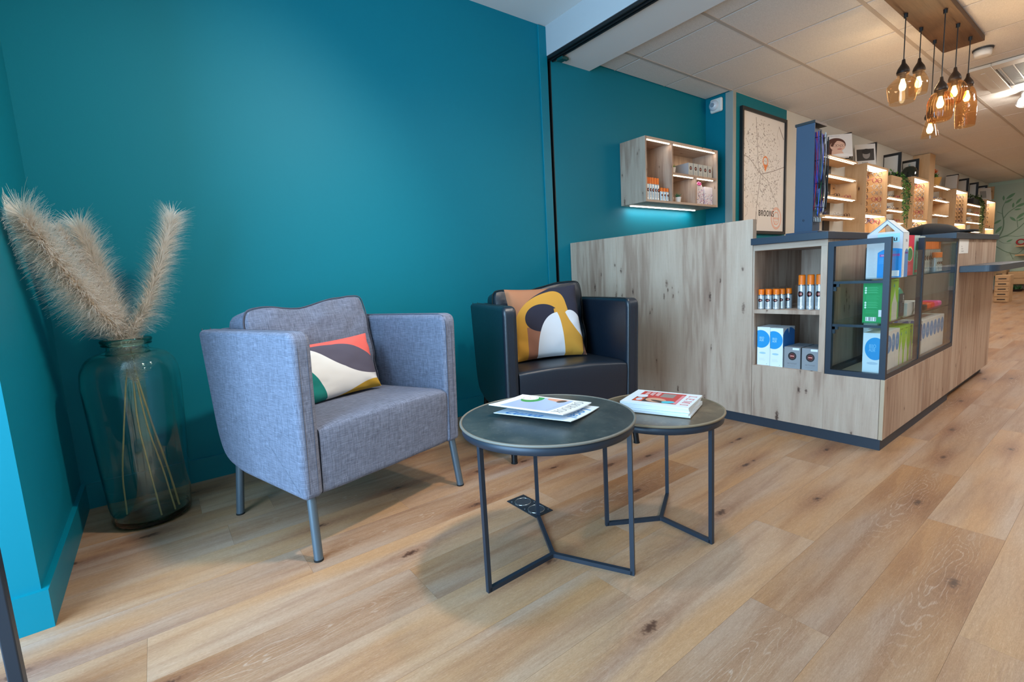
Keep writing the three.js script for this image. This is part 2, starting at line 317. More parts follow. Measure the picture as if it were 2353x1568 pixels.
function armchair(name, label, pos, deg, C) {
  const t = thing(name, label, 'armchair', pos, deg * D2R);
  const side = roundShape([[-0.712, 0.746], [0.022, 0.754], [-0.002, 0.206], [-0.46, 0.206], [-0.6, 0.232], [-0.652, 0.32]], [0.03, 0.045, 0.02, 0.05, 0.06, 0.08]);
  for (const s of [-1, 1]) {
    // profile in (z, y), swept across x
    let g = extrude(side, 0.03, 0.019, 5, 10); g.rotateY(-Math.PI / 2); g.translate(s < 0 ? -0.305 : 0.335, 0, 0);
    const arm = obj('arm', [uvm(smooth(g, 1e-5), 'y', s * 0.3, 0.1)], C.cover, t);
    for (const q of [0.0095, 0.0395]) {
      const xx = s < 0 ? -0.286 - 0.0585 + q + 0.0 : 0.286 + q;
      const pts = side.getPoints(8).map((p) => [0, p.y, p.x]); const cz = -0.32, cy = 0.48;
      const loop = pts.map(([, y, z]) => [xx + (q < 0.02 ? 0.0 : 0.0), y + (y > cy ? 1 : -1) * -0.0012, z + (z > cz ? -0.0012 : 0.0012)]);
      obj('seam', [tube(loop, 0.0016, 90, 5, true)], C.seam, arm);
    }
  }
  // back panel between the arms
  { const bp = roundShape([[-0.715, 0.744], [-0.645, 0.744], [-0.565, 0.24], [-0.63, 0.24]], [0.02, 0.02, 0.015, 0.03]); const g = extrude(bp, 0.556, 0.012, 3, 6); g.rotateY(-Math.PI / 2); g.translate(0.29, 0, 0); obj('back_panel', [uvm(smooth(g, 1e-5), 'y', 0.7, 0)], C.cover, t); }
  // seat block
  { const sp = roundShape([[-0.61, 0.41], [0.0, 0.438], [0.004, 0.4], [-0.012, 0.205], [-0.56, 0.205]], [0.03, 0.075, 0.03, 0.022, 0.03]);
    const n = 24, prof = sp.getPoints(10), g = sheet(n, prof.length - 1, (u, v) => { const q = prof[Math.round(v * (prof.length - 1))], xx = mix(-0.285, 0.285, u), cr = (1 - (2 * u - 1) ** 2) ** 0.6; const up = clamp((q.y - 0.36) / 0.07) * 0.014 * cr, fw = clamp((q.x + 0.1) / 0.1) * 0.01 * cr; return [xx, q.y + up + C.wr * 0.006 * (fbm(xx * 9, q.x * 9, 4, 2) - 0.5), q.x + fw]; });
    const caps = extrude(sp, 0.566, 0, 1, 10); caps.rotateY(-Math.PI / 2); caps.translate(0.283, 0, 0);
    obj('seat', [uvm(g, 'y', 0.1, 0.4), uvm(caps, 'y', 0.1, 0.4)], C.cover, t); }
  // loose back cushion
  { const g = softBlock(0.545, 0.42, 0.17, 22, 0.03, 0.022, C.seed); g.rotateX(-0.17); g.translate(0.0, 0.612, -0.535);
    const b = obj('back_cushion', [uvm(g, 'y', 0.25, 0.6)], C.cover, t);
    const loop = []; for (let i = 0; i < 48; i++) { const a = i / 48 * Math.PI * 2, cx = Math.cos(a), sy = Math.sin(a), l = Math.pow(Math.abs(cx) ** 12 + Math.abs(sy) ** 12, -1 / 12), X = cx * l, Y = sy * l, dn = Y > 0 ? -0.0242 * Math.exp(-((X + 0.15) ** 2) / 0.12) * Y * Y + 0.0176 * X * Y : 0; const k = 0.022 * ((fbm(cx * l * 1.8 + 9, sy * l * 2.2 + 4, C.seed, 3) - 0.5) * 2); const p = new THREE.Vector3(cx * l * 0.2725, sy * l * 0.21 + dn + k * 0.5, 0.072 + k * 0.9).applyAxisAngle(new THREE.Vector3(1, 0, 0), -0.17); loop.push([p.x, p.y + 0.612, p.z - 0.535]); }
    obj('piping', [tube(loop, 0.0028, 140, 5, true)], C.seam, b); }
  for (const [x, z] of [[-1, 0], [1, 0], [-1, -0.586], [1, -0.586]]) {
    const l = obj('leg', [cyl([x * 0.3325, 0.004, z], [x * 0.322, 0.215, z ? z + 0.03 : z - 0.025], 0.0145, 0.0145, 20)], C.leg, t);
    obj('foot_cap', [cyl([x * 0.3327, 0, z], [x * 0.3325, 0.006, z], 0.0155, 0.0155, 20)], M.rubber, l);
  }
  return t;
}
armchair('fabric_armchair', 'blue grey woven fabric tub armchair with steel legs beside the glass vase', [0.991, 0, 1.017], 15.09, { cover: M.greyFabric, seam: M.greySeam, leg: M.legSteel, seed: 12, wr: 0.6 });
armchair('leather_armchair', 'black leather tub armchair against the oak counter panel', [1.943, 0, 1.018], -20.23, { cover: M.leather, seam: M.leatherSeam, leg: M.legBlack, seed: 33, wr: 1 });

// ---------------------------------------------------------------- cushions: pillows with printed covers
const weaveFine = rep(dataTex(256, 256, (x, y) => 0.5 + ((x ^ y) & 1 ? 0.2 : -0.2) + (hash(x, y, 3) - 0.5) * 0.5, false), 0.02, 0.02);
function pillow(name, label, w, h, th, T, pos, rot, sag) {
  const t = thing(name, label, 'cushion', pos); t.rotation.order = 'YXZ'; t.rotation.set(...rot);
  const N = 36, f = (s) => (u, v) => {
    const a = 2 * u - 1, b = 2 * v - 1, e = Math.pow(Math.max(0, (1 - a * a) * (1 - b * b)), 0.42), pin = 1 - 0.07 * (1 - b * b) * Math.abs(a) ** 1.5, pin2 = 1 - 0.06 * (1 - a * a) * Math.abs(b) ** 1.5;
    const k = 0.012 * (fbm(a * 2.4 + sag, b * 2.4, 21, 3) - 0.5) * (1 - e * 0.4) + 0.006 * Math.sin((a + b) * 9 + sag) * (1 - e) * (Math.abs(a) > 0.55 && Math.abs(b) > 0.4 ? 1 : 0.2);
    return [s * a * w / 2 * pin, b * h / 2 * pin2 - sag * 0.012 * (1 - b * b) * a * a, s * (th / 2 * e + (e > 0.02 ? k * s : 0))];
  };
  obj('cover', [sheet(N, N, f(1))], std('#ffffff', 0.95, { map: T, bumpMap: weaveFine, bumpScale: 0.0004 }), t);
  obj('cover_back', [sheet(N, N, f(-1))], std('#c98d68', 0.95), t);
  return t;
}
const cushA = canvasTex(1024, 680, (g, w, h) => {
  g.fillStyle = '#e2dfdb'; g.fillRect(0, 0, w, h);
  g.fillStyle = '#e2645b'; g.beginPath(); g.moveTo(0, 0); g.lineTo(w, 0); g.lineTo(w, h * 0.42); g.bezierCurveTo(w * 0.86, h * 0.3, w * 0.72, h * 0.1, w * 0.5, h * 0.1); g.lineTo(w * 0.1, h * 0.07); g.lineTo(0, h * 0.08); g.closePath(); g.fill();
  g.fillStyle = '#55505f'; g.beginPath(); g.moveTo(w * 0.2, h * 0.085); g.bezierCurveTo(w * 0.38, h * 0.2, w * 0.4, h * 0.38, w * 0.56, h * 0.52); g.bezierCurveTo(w * 0.7, h * 0.68, w * 0.84, h * 0.73, w * 1.0, h * 0.7); g.lineTo(w, h * 0.42); g.bezierCurveTo(w * 0.86, h * 0.3, w * 0.72, h * 0.1, w * 0.5, h * 0.1); g.bezierCurveTo(w * 0.4, h * 0.08, w * 0.3, h * 0.06, w * 0.2, h * 0.085); g.fill();
  g.fillStyle = '#c79a2f'; g.beginPath(); g.moveTo(w, h * 0.82); g.bezierCurveTo(w * 0.72, h * 0.8, w * 0.62, h * 1.0, w * 0.4, h); g.lineTo(w, h); g.closePath(); g.fill();
  g.fillStyle = '#117f76'; g.beginPath(); g.moveTo(0, h * 0.2); g.bezierCurveTo(w * 0.22, h * 0.4, w * 0.3, h * 0.75, w * 0.32, h); g.lineTo(0, h); g.closePath(); g.fill();
});
pillow('scatter_cushion', 'rectangular cushion with white, red, grey, mustard and green shapes on the fabric armchair', 0.4, 0.245, 0.11, cushA, [0.898, 0.553, 0.678], [-0.3, 15.09 * D2R, 0.03], 1);
const cushB = canvasTex(1024, 1024, (g, w, h) => {
  g.fillStyle = '#2c2b3b'; g.fillRect(0, 0, w, h);
  g.fillStyle = '#b37755'; g.beginPath(); g.moveTo(0, 0); g.lineTo(w * 0.62, 0); g.bezierCurveTo(w * 0.4, h * 0.12, w * 0.2, h * 0.2, w * 0.16, h * 0.3); g.lineTo(w * 0.1, h * 0.45); g.lineTo(0, h * 0.5); g.fill();
  g.fillStyle = '#9d6a55'; g.beginPath(); g.moveTo(w * 0.1, h); g.lineTo(w * 0.2, h * 0.6); g.lineTo(w * 0.4, h * 0.64); g.lineTo(w * 0.4, h); g.fill();
  g.fillStyle = '#d3983a'; g.beginPath(); g.moveTo(0, h); g.lineTo(w * 0.02, h * 0.45); g.bezierCurveTo(w * 0.1, h * 0.25, w * 0.35, h * 0.13, w * 0.58, h * 0.08); g.bezierCurveTo(w * 0.8, h * 0.05, w * 0.76, h * 0.28, w * 0.8, h * 0.42); g.bezierCurveTo(w * 0.85, h * 0.6, w * 0.98, h * 0.68, w * 0.98, h * 0.75); g.lineTo(w * 0.93, h); g.lineTo(w * 0.62, h); g.lineTo(w * 0.3, h * 0.55); g.lineTo(w * 0.22, h); g.closePath(); g.fill();
  g.fillStyle = '#9d6a55'; g.beginPath(); g.moveTo(w * 0.17, h); g.lineTo(w * 0.18, h * 0.55); g.lineTo(w * 0.42, h * 0.6); g.lineTo(w * 0.42, h); g.fill();
  g.fillStyle = '#2c2b3b'; g.beginPath(); g.ellipse(w * 0.42, h * 0.46, w * 0.25, h * 0.19, 0.1, 0, 7); g.fill();
  g.fillStyle = '#d3983a'; g.beginPath(); g.moveTo(w * 0.58, h * 0.35); g.lineTo(w * 0.78, h * 0.3); g.lineTo(w * 0.84, h); g.lineTo(w * 0.58, h); g.fill();
  g.fillStyle = '#dfe0e6'; g.beginPath(); g.moveTo(w * 0.3, h); g.bezierCurveTo(w * 0.3, h * 0.6, w * 0.45, h * 0.42, w * 0.62, h * 0.4); g.bezierCurveTo(w * 0.68, h * 0.55, w * 0.66, h * 0.8, w * 0.68, h); g.closePath(); g.fill();
  g.fillStyle = '#dfe0e6'; g.beginPath(); g.moveTo(w * 0.74, h * 0.4); g.bezierCurveTo(w * 0.82, h * 0.3, w * 1.0, h * 0.4, w, h * 0.5); g.lineTo(w, h * 0.75); g.bezierCurveTo(w * 0.88, h * 0.62, w * 0.8, h * 0.55, w * 0.74, h * 0.4); g.fill();
  g.fillStyle = '#9d6a55'; g.beginPath(); g.moveTo(w, h * 0.72); g.lineTo(w * 0.94, h); g.lineTo(w, h); g.fill();
});
pillow('scatter_cushion', 'square cushion with mustard arch, black and white shapes on the leather armchair', 0.42, 0.405, 0.13, cushB, [2.045, 0.632, 0.7], [-0.3, -20.23 * D2R, 0.01], 2);

// ---------------------------------------------------------------- two round side tables
function patina(seed, a, b, c) { return dataTex(768, 768, (x, y) => { const n = fbm(x / 90, y / 90, seed, 5), m = fbm(x / 14, y / 14, seed + 9, 3), s = fbm(x / 200, y / 4, seed + 3, 2); let q = lerpC(a, b, clamp((n - 0.35) * 2.2)); q = lerpC(q, c, clamp((m - 0.62) * 2.4) * 0.55 + clamp((s - 0.72) * 2) * 0.3 + (hash(x >> 1, y >> 1, seed) > 0.9985 ? 0.7 : 0)); return q; }); }
const patA = patina(5, [58, 66, 68], [84, 90, 88], [138, 134, 120]), patB = patina(31, [98, 84, 66], [132, 116, 92], [168, 150, 118]);
function sideTable(label, pos, R, H, feet, T, edge) {
  const t = thing('side_table', label, 'side table', pos);
  const disc = new THREE.CylinderGeometry(R, R, 0.005, 96, 1); { const p = disc.attributes.position, uv = disc.attributes.uv; for (let i = 0; i < p.count; i++) uv.setXY(i, p.getX(i) / R / 2 + 0.5, p.getZ(i) / R / 2 + 0.5); }
  const top = obj('table_top', [at(disc, 0, H - 0.0045, 0)], std('#ffffff', 0.3, { map: T, metalness: 0.35 }), t);
  const rim = new THREE.TorusGeometry(R - 0.001, 0.0042, 8, 128); rim.rotateX(Math.PI / 2); rim.translate(0, H - 0.004, 0); obj('top_rim', [flat(rim)], std(edge, 0.55, { metalness: 0.2 }), top);
  obj('ring_frame', [lathe([[R - 0.016, H - 0.03], [R - 0.003, H - 0.03], [R - 0.003, H - 0.009], [R - 0.016, H - 0.009], [R - 0.016, H - 0.03]], 96)], M.frame, t);
  for (const deg of feet) {
    const c = Math.cos(deg * D2R), s = Math.sin(deg * D2R), r = R - 0.011;
    obj('leg', [bar([c * r, 0, s * r], [c * r, H - 0.012, s * r], 0.0125, 0.0125, [c, 0, s])], M.frame, t);
    obj('floor_bar', [bar([0, 0.0065, 0], [c * r, 0.0065, s * r], 0.0125, 0.013)], M.frame, t);
  }
  obj('hub', [cyl([0, 0, 0], [0, 0.0132, 0], 0.009, 0.009, 12)], M.frame, t);
  return t;
}
const ang = (c, p) => Math.atan2(p[1] - c[1], p[0] - c[0]) / D2R;
const T1 = [1.253, 1.6], T2 = [1.688, 1.69];
sideTable('larger round side table with dark patinated metal top in front of the leather armchair', [T1[0], 0, T1[1]], 0.262, 0.462, [ang(T1, [0.995, 1.608]), ang(T1, [1.362, 1.82]), ang(T1, [1.385, 1.365])], patA, '#77736a');
sideTable('smaller round side table with bronze brown metal top carrying the magazine pile', [T2[0], 0, T2[1]], 0.208, 0.412, [ang(T2, [1.527, 1.591]), ang(T2, [1.679, 1.883]), ang(T2, [1.859, 1.595])], patB, '#857660');
// ---------------------------------------------------------------- ceiling spots over the waiting corner (above the frame)
for (const [x, z, tx, ty, tz, k, half, g] of [[1.6, 1.95, 0.25, 0.7, 0.35, 24, 44, 'left'], [2.3, 1.3, 1.9, 0, 0.9, 5, 62, 'right'], [2.4, 3.3, 2.3, 0, 2.4, 4, 62, 'aisle']]) {
  const t = thing('ceiling_spotlight', { left: 'white round recessed spotlight in the plaster ceiling above the side tables', right: 'white round recessed spotlight in the plaster ceiling above the leather armchair', aisle: 'white round recessed spotlight in the plaster ceiling above the aisle' }[g], 'spotlight', [x, CY, z]);
  obj('spot_ring', [lathe([[0.036, -0.004], [0.05, -0.004], [0.052, 0], [0.036, 0], [0.036, -0.004]], 32)], M.white, t);
  obj('spot_bulb', [at(lathe([[0, -0.004], [0.034, -0.003], [0.035, 0]], 24), 0, 0, 0)], M.led(12, [1, 0.9, 0.76]), t);
  spotLight([x, CY - 0.02, z], [tx, ty, tz], [1, 0.87, 0.72], k, half * D2R, 0.7, 5);
}
// ---------------------------------------------------------------- oak reception counter, built unit by unit
const XC = 2.927;
{
  const t = thing('divider_panel', 'tall oak divider panel with knots running from the teal wall to the counter', 'panel', [XC, 0, 0]);
  obj('oak_board', [rbx(0, 0.052, 0.004, 0.04, 1.1235, 0.449, 0.0015, 'y', 0.0, 0.9)], M.oak, t);
  obj('oak_board', [rbx(0, 0.052, 0.4505, 0.04, 1.1235, 1.39, 0.0015, 'y', 0.07, 0.0)], M.oak, t);
  obj('plinth', [bx(0.004, 0, 0.004, 0.036, 0.051, 1.39)], M.navy, t);
}
{
  const t = thing('counter_cabinet', 'oak counter cabinet with two open niches of spray cans and boxes', 'cabinet', [XC, 0, 0]);
  const T = 0.018;
  obj('end_panel', [rbx(0, 0.955, 1.392, T, 0.985, 1.746, 0.001, 'z', 0.2), rbx(0, 0.3385, 1.392, T, 0.955, 1.401, 0.001), rbx(0, 0.3385, 1.718, T, 0.955, 1.746, 0.001), rbx(0, 0.052, 1.392, T, 0.3385, 1.746, 0.001, 'y', 0.31, 0.35), rbx(0, 0.052, 1.746, T, 0.3335, 1.9735, 0.001, 'y', 0.31, 0.35)], M.oak, t);
  obj('niche_back', [bx(0.573, 0.1, 1.39, 0.59, 0.98, 1.74, 'y', 0.2, 0.5)], M.oak2, t);
  obj('niche_side', [bx(T, 0.1, 1.39, 0.573, 0.98, 1.4005, 'y', 0.5, 0.2)], M.oak2, t);
  obj('niche_side', [bx(T, 0.1, 1.7195, 0.573, 0.98, 1.73, 'y', 0.9, 0.1)], M.oak2, t);
  obj('niche_floor', [bx(T, 0.32, 1.4005, 0.573, 0.3385, 1.7195, 'x', 0.3, 0.1)], M.oak2, t);
  obj('niche_ceiling', [bx(T, 0.955, 1.4005, 0.573, 0.973, 1.7195, 'x', 0.3, 0.1)], M.oak2, t);
  obj('niche_shelf', [rbx(0.002, 0.622, 1.4005, 0.572, 0.643, 1.7195, 0.001, 'x', 0.1, 0.4)], M.oak, t);
  obj('front_panel', [bx(T, 0.1, 1.73, 1.2, 0.985, 1.746, 'y', 0.15, 0.6)], M.oak, t);
  obj('rear_panel', [bx(0.59, 0.052, 1.39, 1.2, 0.985, 1.4, 'y')], M.oak2, t);
  // low base under the glass display
  obj('base_deck', [rbx(T, 0.316, 1.746, 1.215, 0.334, 1.974, 0.001, 'x', 0.2, 0.3)], M.oakEdge, t);
  obj('drawer_front', [rbx(0.004, 0.052, 1.974, 0.618, 0.334, 1.991, 0.0015, 'y', 0.44, 0.1)], M.oak2, t);
  obj('drawer_front', [rbx(0.623, 0.052, 1.974, 1.215, 0.334, 1.991, 0.0015, 'y', 0.8, 0.75)], M.oak2, t);
  obj('drawer_edge', [bx(-0.001, 0.052, 1.9755, 0.004, 0.334, 1.991)], M.oakEdge, t);
  obj('plinth', [bx(0.004, 0, 1.39, 0.03, 0.0515, 1.96), bx(0.004, 0, 1.96, 1.215, 0.0515, 1.982)], M.navy, t);
}
tag(obj('worktop', [rbx(2.9, 0.9855, 1.392, 4.005, 1.02, 1.756, 0.002, 'x')], M.darkTop), 'dark blue worktop slab carrying the cord stand on the counter', 'worktop');
{
  const t = thing('counter_cabinet', 'closed oak counter cabinet with the writing ledge beside the glass display', 'cabinet', [4.145, 0, 0]);
  obj('body', [bx(0, 0.052, 1.38, 1.115, 0.968, 1.974, 'y', 0.1, 0.4)], M.oak2, t);
  obj('front_panel', [rbx(-0.002, 0.052, 1.9745, 0.28, 0.968, 1.991, 0.0015, 'y', 0.1, 0.5)], M.oak2, t);
  obj('front_panel', [rbx(0.2815, 0.052, 1.9745, 1.115, 0.968, 1.991, 0.0015, 'y', 0.3, 0.05)], M.oak2, t);
  obj('upper_rail', [bx(-0.06, 0.945, 1.75, -0.0025, 0.968, 1.985, 'z')], M.oakEdge, t);
  obj('plinth', [bx(0.002, 0, 1.4, 1.09, 0.0515, 1.96)], M.navy, t);
  obj('worktop', [rbx(-0.135, 0.9685, 1.38, 1.125, 1.003, 2.003, 0.002, 'x')], M.darkTop, t);
  const s = new THREE.Shape(); s.moveTo(0.045, -1.992); s.lineTo(0.045, -2.1); s.quadraticCurveTo(0.045, -2.16, 0.11, -2.16); s.lineTo(1.2, -2.16); s.lineTo(1.2, -1.992); s.closePath();
  const g = extrude(s, 0.034, 0.002, 2, 12); g.rotateX(-Math.PI / 2); g.translate(0, 0.772, 0);
  obj('writing_ledge', [g], M.darkTop, t);
}
tag(obj('paper_notice', [at(new THREE.BoxGeometry(0.235, 0.083, 0.0006), 4.262, 0.924, 1.9918)], std('#ffffff', 0.8, { map: canvasTex(256, 96, (g, w, h) => { g.fillStyle = '#e9e7e4'; g.fillRect(0, 0, w, h); g.fillStyle = '#555'; g.font = '13px sans-serif'; g.fillText('Nos', 60, 52); g.fillText('horaires', 60, 68); g.fillText('d\'ouverture', 60, 84); }) })), 'small white paper notice stuck on the oak counter front', 'notice');

// ---------------------------------------------------------------- glass display case
{
  const t = thing('glass_display_case', 'black framed glass display case of eye care products on the counter corner', 'display case', [XC, 0.334, 0]);
  const H = 0.637, w = 0.024, za = 1.76, zb = 1.978, xs = [0.013, 0.52, 1.2];
  for (const x of xs) obj('post', [bx(x - w / 2, 0, zb - w / 2, x + w / 2, H, zb + w / 2)], M.frame, t);
  obj('post', [bx(xs[0] - w / 2, 0, za - w / 2, xs[0] + w / 2, H, za + w / 2)], M.frame, t);
  obj('post', [bx(xs[1] - w / 2, 0, za - w / 2, xs[1] + w / 2, H - 0.03, za + w / 2)], M.frame, t);
  obj('end_rail', [bx(xs[0] - w / 2, H - w, za + w / 2, xs[0] + w / 2, H, zb - w / 2)], M.frame, t);
  obj('end_rail', [bx(xs[0] - w / 2, 0, za + w / 2, xs[0] + w / 2, w, zb - w / 2)], M.frame, t);
  obj('front_rail', [bx(xs[0] + w / 2, 0, zb - w / 2, xs[1] - w / 2, w, zb + w / 2)], M.frame, t);
  obj('front_rail', [bx(xs[1] + w / 2, 0, zb - w / 2, xs[2] - w / 2, w, zb + w / 2)], M.frame, t);
  obj('front_rail', [bx(xs[1] + w / 2, H - 0.018, zb - w / 2, xs[2] - w / 2, H, zb + w / 2)], M.frame, t);
  obj('rear_rail', [bx(xs[0] + w / 2, 0, za - w / 2, xs[2] - w / 2, w, za + w / 2)], M.frame, t);
  for (const y of [0.252, 0.455]) {
    const s = obj('shelf', [bx(xs[0] + w / 2, y - 0.006, za - 0.008, xs[2] - w / 2, y, zb - w / 2 - 0.001)], phys('#eef6f3', 0.03, { transmission: 1, thickness: 0, ior: 1.2 }), t);
    obj('shelf_edge', [bx(xs[0] + w / 2, y - 0.006, zb - w / 2 - 0.001, xs[2] - w / 2, y, zb - w / 2)], std('#10312c', 0.2), s);
    obj('shelf_bracket', [bx(xs[0] - 0.006, y - 0.018, za + w / 2, xs[0] + 0.006, y - 0.006, zb - w / 2), bx(xs[0] - 0.005, y - 0.052, za + w / 2, xs[0] + 0.004, y - 0.018, za + w / 2 + 0.012), bx(xs[0] - 0.005, y - 0.032, za + w / 2, xs[0] + 0.004, y - 0.018, za + w / 2 + 0.024)], M.frame, s);
  }
  obj('pane', [bx(xs[0] - 0.0115, w, za + w / 2, xs[0] - 0.0085, H - w, zb - w / 2)], M.pane, t);
  obj('pane', [bx(xs[0] + w / 2, w, zb + 0.007, xs[1] - w / 2, H - 0.06, zb + 0.01)], M.pane, t);
  obj('pane', [bx(xs[1] + w / 2, w, zb + 0.007, xs[2] - w / 2, H - 0.018, zb + 0.01)], M.pane, t);
}

// ---------------------------------------------------------------- spray cans
const emblem = (g, x, y, r) => { g.fillStyle = '#e8e4de'; g.beginPath(); g.arc(x, y, r, 0, 7); g.fill(); g.strokeStyle = '#1d1a1c'; g.lineWidth = r * 0.34; g.beginPath(); g.arc(x, y, r * 0.82, 0, 7); g.stroke(); g.fillStyle = '#5a1512'; g.beginPath(); g.arc(x, y, r * 0.64, 0, 7); g.fill(); g.fillStyle = '#d8452f'; g.fillRect(x - r * 0.4, y - r * 0.12, r * 0.8, r * 0.24); g.fillStyle = '#f4d7c9'; g.font = `bold ${r * 0.34}px sans-serif`; g.textAlign = 'center'; g.fillText('OPTIC', x, y + r * 0.11); };
const canT = canvasTex(512, 512, (g, w, h) => { g.fillStyle = '#c4ccd2'; g.fillRect(0, 0, w, h); for (const u of [0.25, 0.75]) { emblem(g, u * w, h * 0.36, 62); g.fillStyle = '#6b7780'; for (let i = 0; i < 4; i++) g.fillRect(u * w - 52, h * (0.56 + i * 0.035), 104, 3); g.fillStyle = '#eef3f5'; g.fillRect(u * w - 60, h * 0.84, 120, 46); g.fillStyle = '#3c3f44'; g.fillRect(u * w + 4, h * 0.86, 14, 14); } });
M.canBody = std('#ffffff', 0.3, { map: canT, metalness: 0.55 });
M.canCap = std('#f47a18', 0.45);
M.canRim = std('#b9c0c6', 0.25, { metalness: 0.9 });
function sprayCan(tall, r) {
  const g = new THREE.Group(), cap = tall * 0.3, b = tall - cap;
  const body = new THREE.LatheGeometry([[r * 0.93, 0], [r, 0.004], [r, b * 0.5], [r, b - 0.006], [r * 0.9, b]].map((p) => new THREE.Vector2(...p)), 24);
  { const p = body.attributes.position, uv = body.attributes.uv; for (let i = 0; i < p.count; i++) uv.setY(i, p.getY(i) / b); }
  obj('can_body', [body], M.canBody, g); obj('can_rim', [lathe([[r * 0.9, b - 0.003], [r * 1.0, b], [r * 0.92, b + 0.003]], 20)], M.canRim, g);
  obj('cap', [lathe([[r * 0.9, b], [r * 0.9, tall - 0.006], [r * 0.82, tall], [0, tall]], 20)], M.canCap, g);
  return g;
}
const canBig = sprayCan(0.176, 0.0175), canSmall = sprayCan(0.107, 0.0165);
function putCan(proto, pos, turn, label, group) { const c = proto.clone(); c.name = numbered('spray_can'); scene.add(c); c.position.set(...pos); c.rotation.y = turn; tag(c, label, 'spray can', group); }
for (const [z, x, w] of [[1.418, 2.972, 'first from the divider panel in the front row'], [1.4565, 2.972, 'second from the divider panel in the front row'], [1.496, 2.972, 'third from the divider panel in the front row'], [1.506, 3.012, 'third from the divider panel in the second row'], [1.523, 3.052, 'standing deepest'], [1.435, 3.008, 'first from the divider panel in the second row'], [1.472, 3.01, 'second from the divider panel in the second row']]) putCan(canSmall, [x, 0.643, z], 0, `short spray can, ${w}, in the upper niche`, 'short spray cans in the counter niche');
for (const [i, z] of [1.611, 1.6525, 1.693].entries()) putCan(canBig, [2.99, 0.643, z], 0, ['tall spray can facing the short cans in the upper niche', 'middle one of the three tall spray cans in the upper niche', 'tall spray can beside the display case side of the upper niche'][i], 'tall spray cans in the counter niche');
for (const [i, x] of [3.75, 3.793, 3.836, 3.879, 3.922, 3.965, 4.008, 4.051].entries()) putCan(canBig, [x, 0.7895, 1.913], Math.PI / 2, `${ORD[i]} tall spray can from the middle post on the upper glass shelf`, 'tall spray cans in the display case');
for (const [i, x] of [3.85, 3.888, 3.926].entries()) putCan(canSmall, [x, 0.7895, 1.948], Math.PI / 2, `${ORD[i]} short spray can from the middle post, before the tall cans`, 'short spray cans in the display case');

// ---------------------------------------------------------------- printed cartons
const P = (w, h, f) => std('#ffffff', 0.55, { map: canvasTex(w, h, f) });
const plain = (c) => std(c, 0.6);
function carton(name, label, category, lo, hi, faces, group, base = '#e4e7ea') {
  const [a, b, c] = [0, 1, 2].map((k) => hi[k] - lo[k]), g = new THREE.BoxGeometry(a, b, c), pm = plain(base);
  const o = new THREE.Mesh(g, [faces.px || pm, faces.nx || pm, faces.py || pm, pm, faces.pz || pm, faces.nz || pm]); o.name = numbered(name); scene.add(o);
  o.position.set((lo[0] + hi[0]) / 2, (lo[1] + hi[1]) / 2, (lo[2] + hi[2]) / 2); return tag(o, label, category, group);
}
const lines = (g, x, y, w, n, dy, c, lw = 2) => { g.fillStyle = c; for (let i = 0; i < n; i++) g.fillRect(x, y + i * dy, w * (0.7 + 0.3 * hash(i, n, 4)), lw); };
const bars = (g, x, y, w, h) => { g.fillStyle = '#fff'; g.fillRect(x, y, w, h); g.fillStyle = '#222'; for (let i = 0; i < w - 6; i += 3) if (hash(i, 7, 2) > 0.4) g.fillRect(x + 3 + i, y + 3, 2, h - 8); };
const bioFace = P(256, 768, (g, w, h) => { g.fillStyle = '#e9f4f6'; g.fillRect(0, 0, w, h); g.fillStyle = '#1f9ade'; g.beginPath(); g.arc(w * 0.28, h * 0.315, w * 0.7, 0, 7); g.fill(); g.fillStyle = '#bfe6f8'; g.font = '58px sans-serif'; g.textAlign = 'left'; g.fillText('BIO', w * 0.16, h * 0.31); g.fillText('AIR', w * 0.16, h * 0.375); g.fillStyle = '#a9d2e0'; g.beginPath(); g.ellipse(w * 0.42, h * 0.68, 66, 20, 0, 0, 7); g.fill(); lines(g, 40, h * 0.82, 130, 4, 14, '#b9cdd3'); g.fillStyle = '#333'; g.fillRect(w * 0.74, h * 0.955, 10, 7); });
const bioSide = P(384, 768, (g, w, h) => { g.fillStyle = '#dfe4ea'; g.fillRect(0, 0, w, h); g.fillStyle = '#2f78c4'; g.beginPath(); g.arc(w * 0.55, h * 0.32, w * 0.62, 0, 7); g.fill(); g.fillStyle = '#dfe4ea'; g.beginPath(); g.moveTo(w * 0.42, 0); g.lineTo(w * 0.56, 0); g.lineTo(w * 0.5, h * 0.16); g.fill(); g.beginPath(); g.moveTo(w * 0.42, h * 0.6); g.lineTo(w * 0.56, h * 0.6); g.lineTo(w * 0.48, h * 0.46); g.fill(); lines(g, 60, h * 0.7, 240, 8, 18, '#b6bec8'); });
const bioFront = P(256, 768, (g, w, h) => { g.fillStyle = '#e3e6ea'; g.fillRect(0, 0, w, h); g.fillStyle = '#2f8ed6'; g.beginPath(); g.ellipse(w * 0.5, h * 0.3, w * 0.46, h * 0.22, 0, 0, 7); g.fill(); g.fillStyle = '#a8d6f2'; g.font = '60px sans-serif'; g.textAlign = 'center'; g.fillText('BIO', w / 2, h * 0.3); g.fillText('AIR', w / 2, h * 0.37); lines(g, 60, h * 0.66, 140, 7, 20, '#c2c8d0'); });
const bioLabel = 'white and blue BIO AIR carton';
carton('lens_solution_carton', bioLabel + ' at the end of the lower counter niche', 'carton', [2.953, 0.3385, 1.408], [3.08, 0.547, 1.475], { nx: bioFace, pz: bioSide });
carton('lens_solution_carton', bioLabel + ' beside the grey boxes in the lower counter niche', 'carton', [2.948, 0.3385, 1.4785], [3.085, 0.545, 1.543], { nx: bioFace, pz: bioSide });
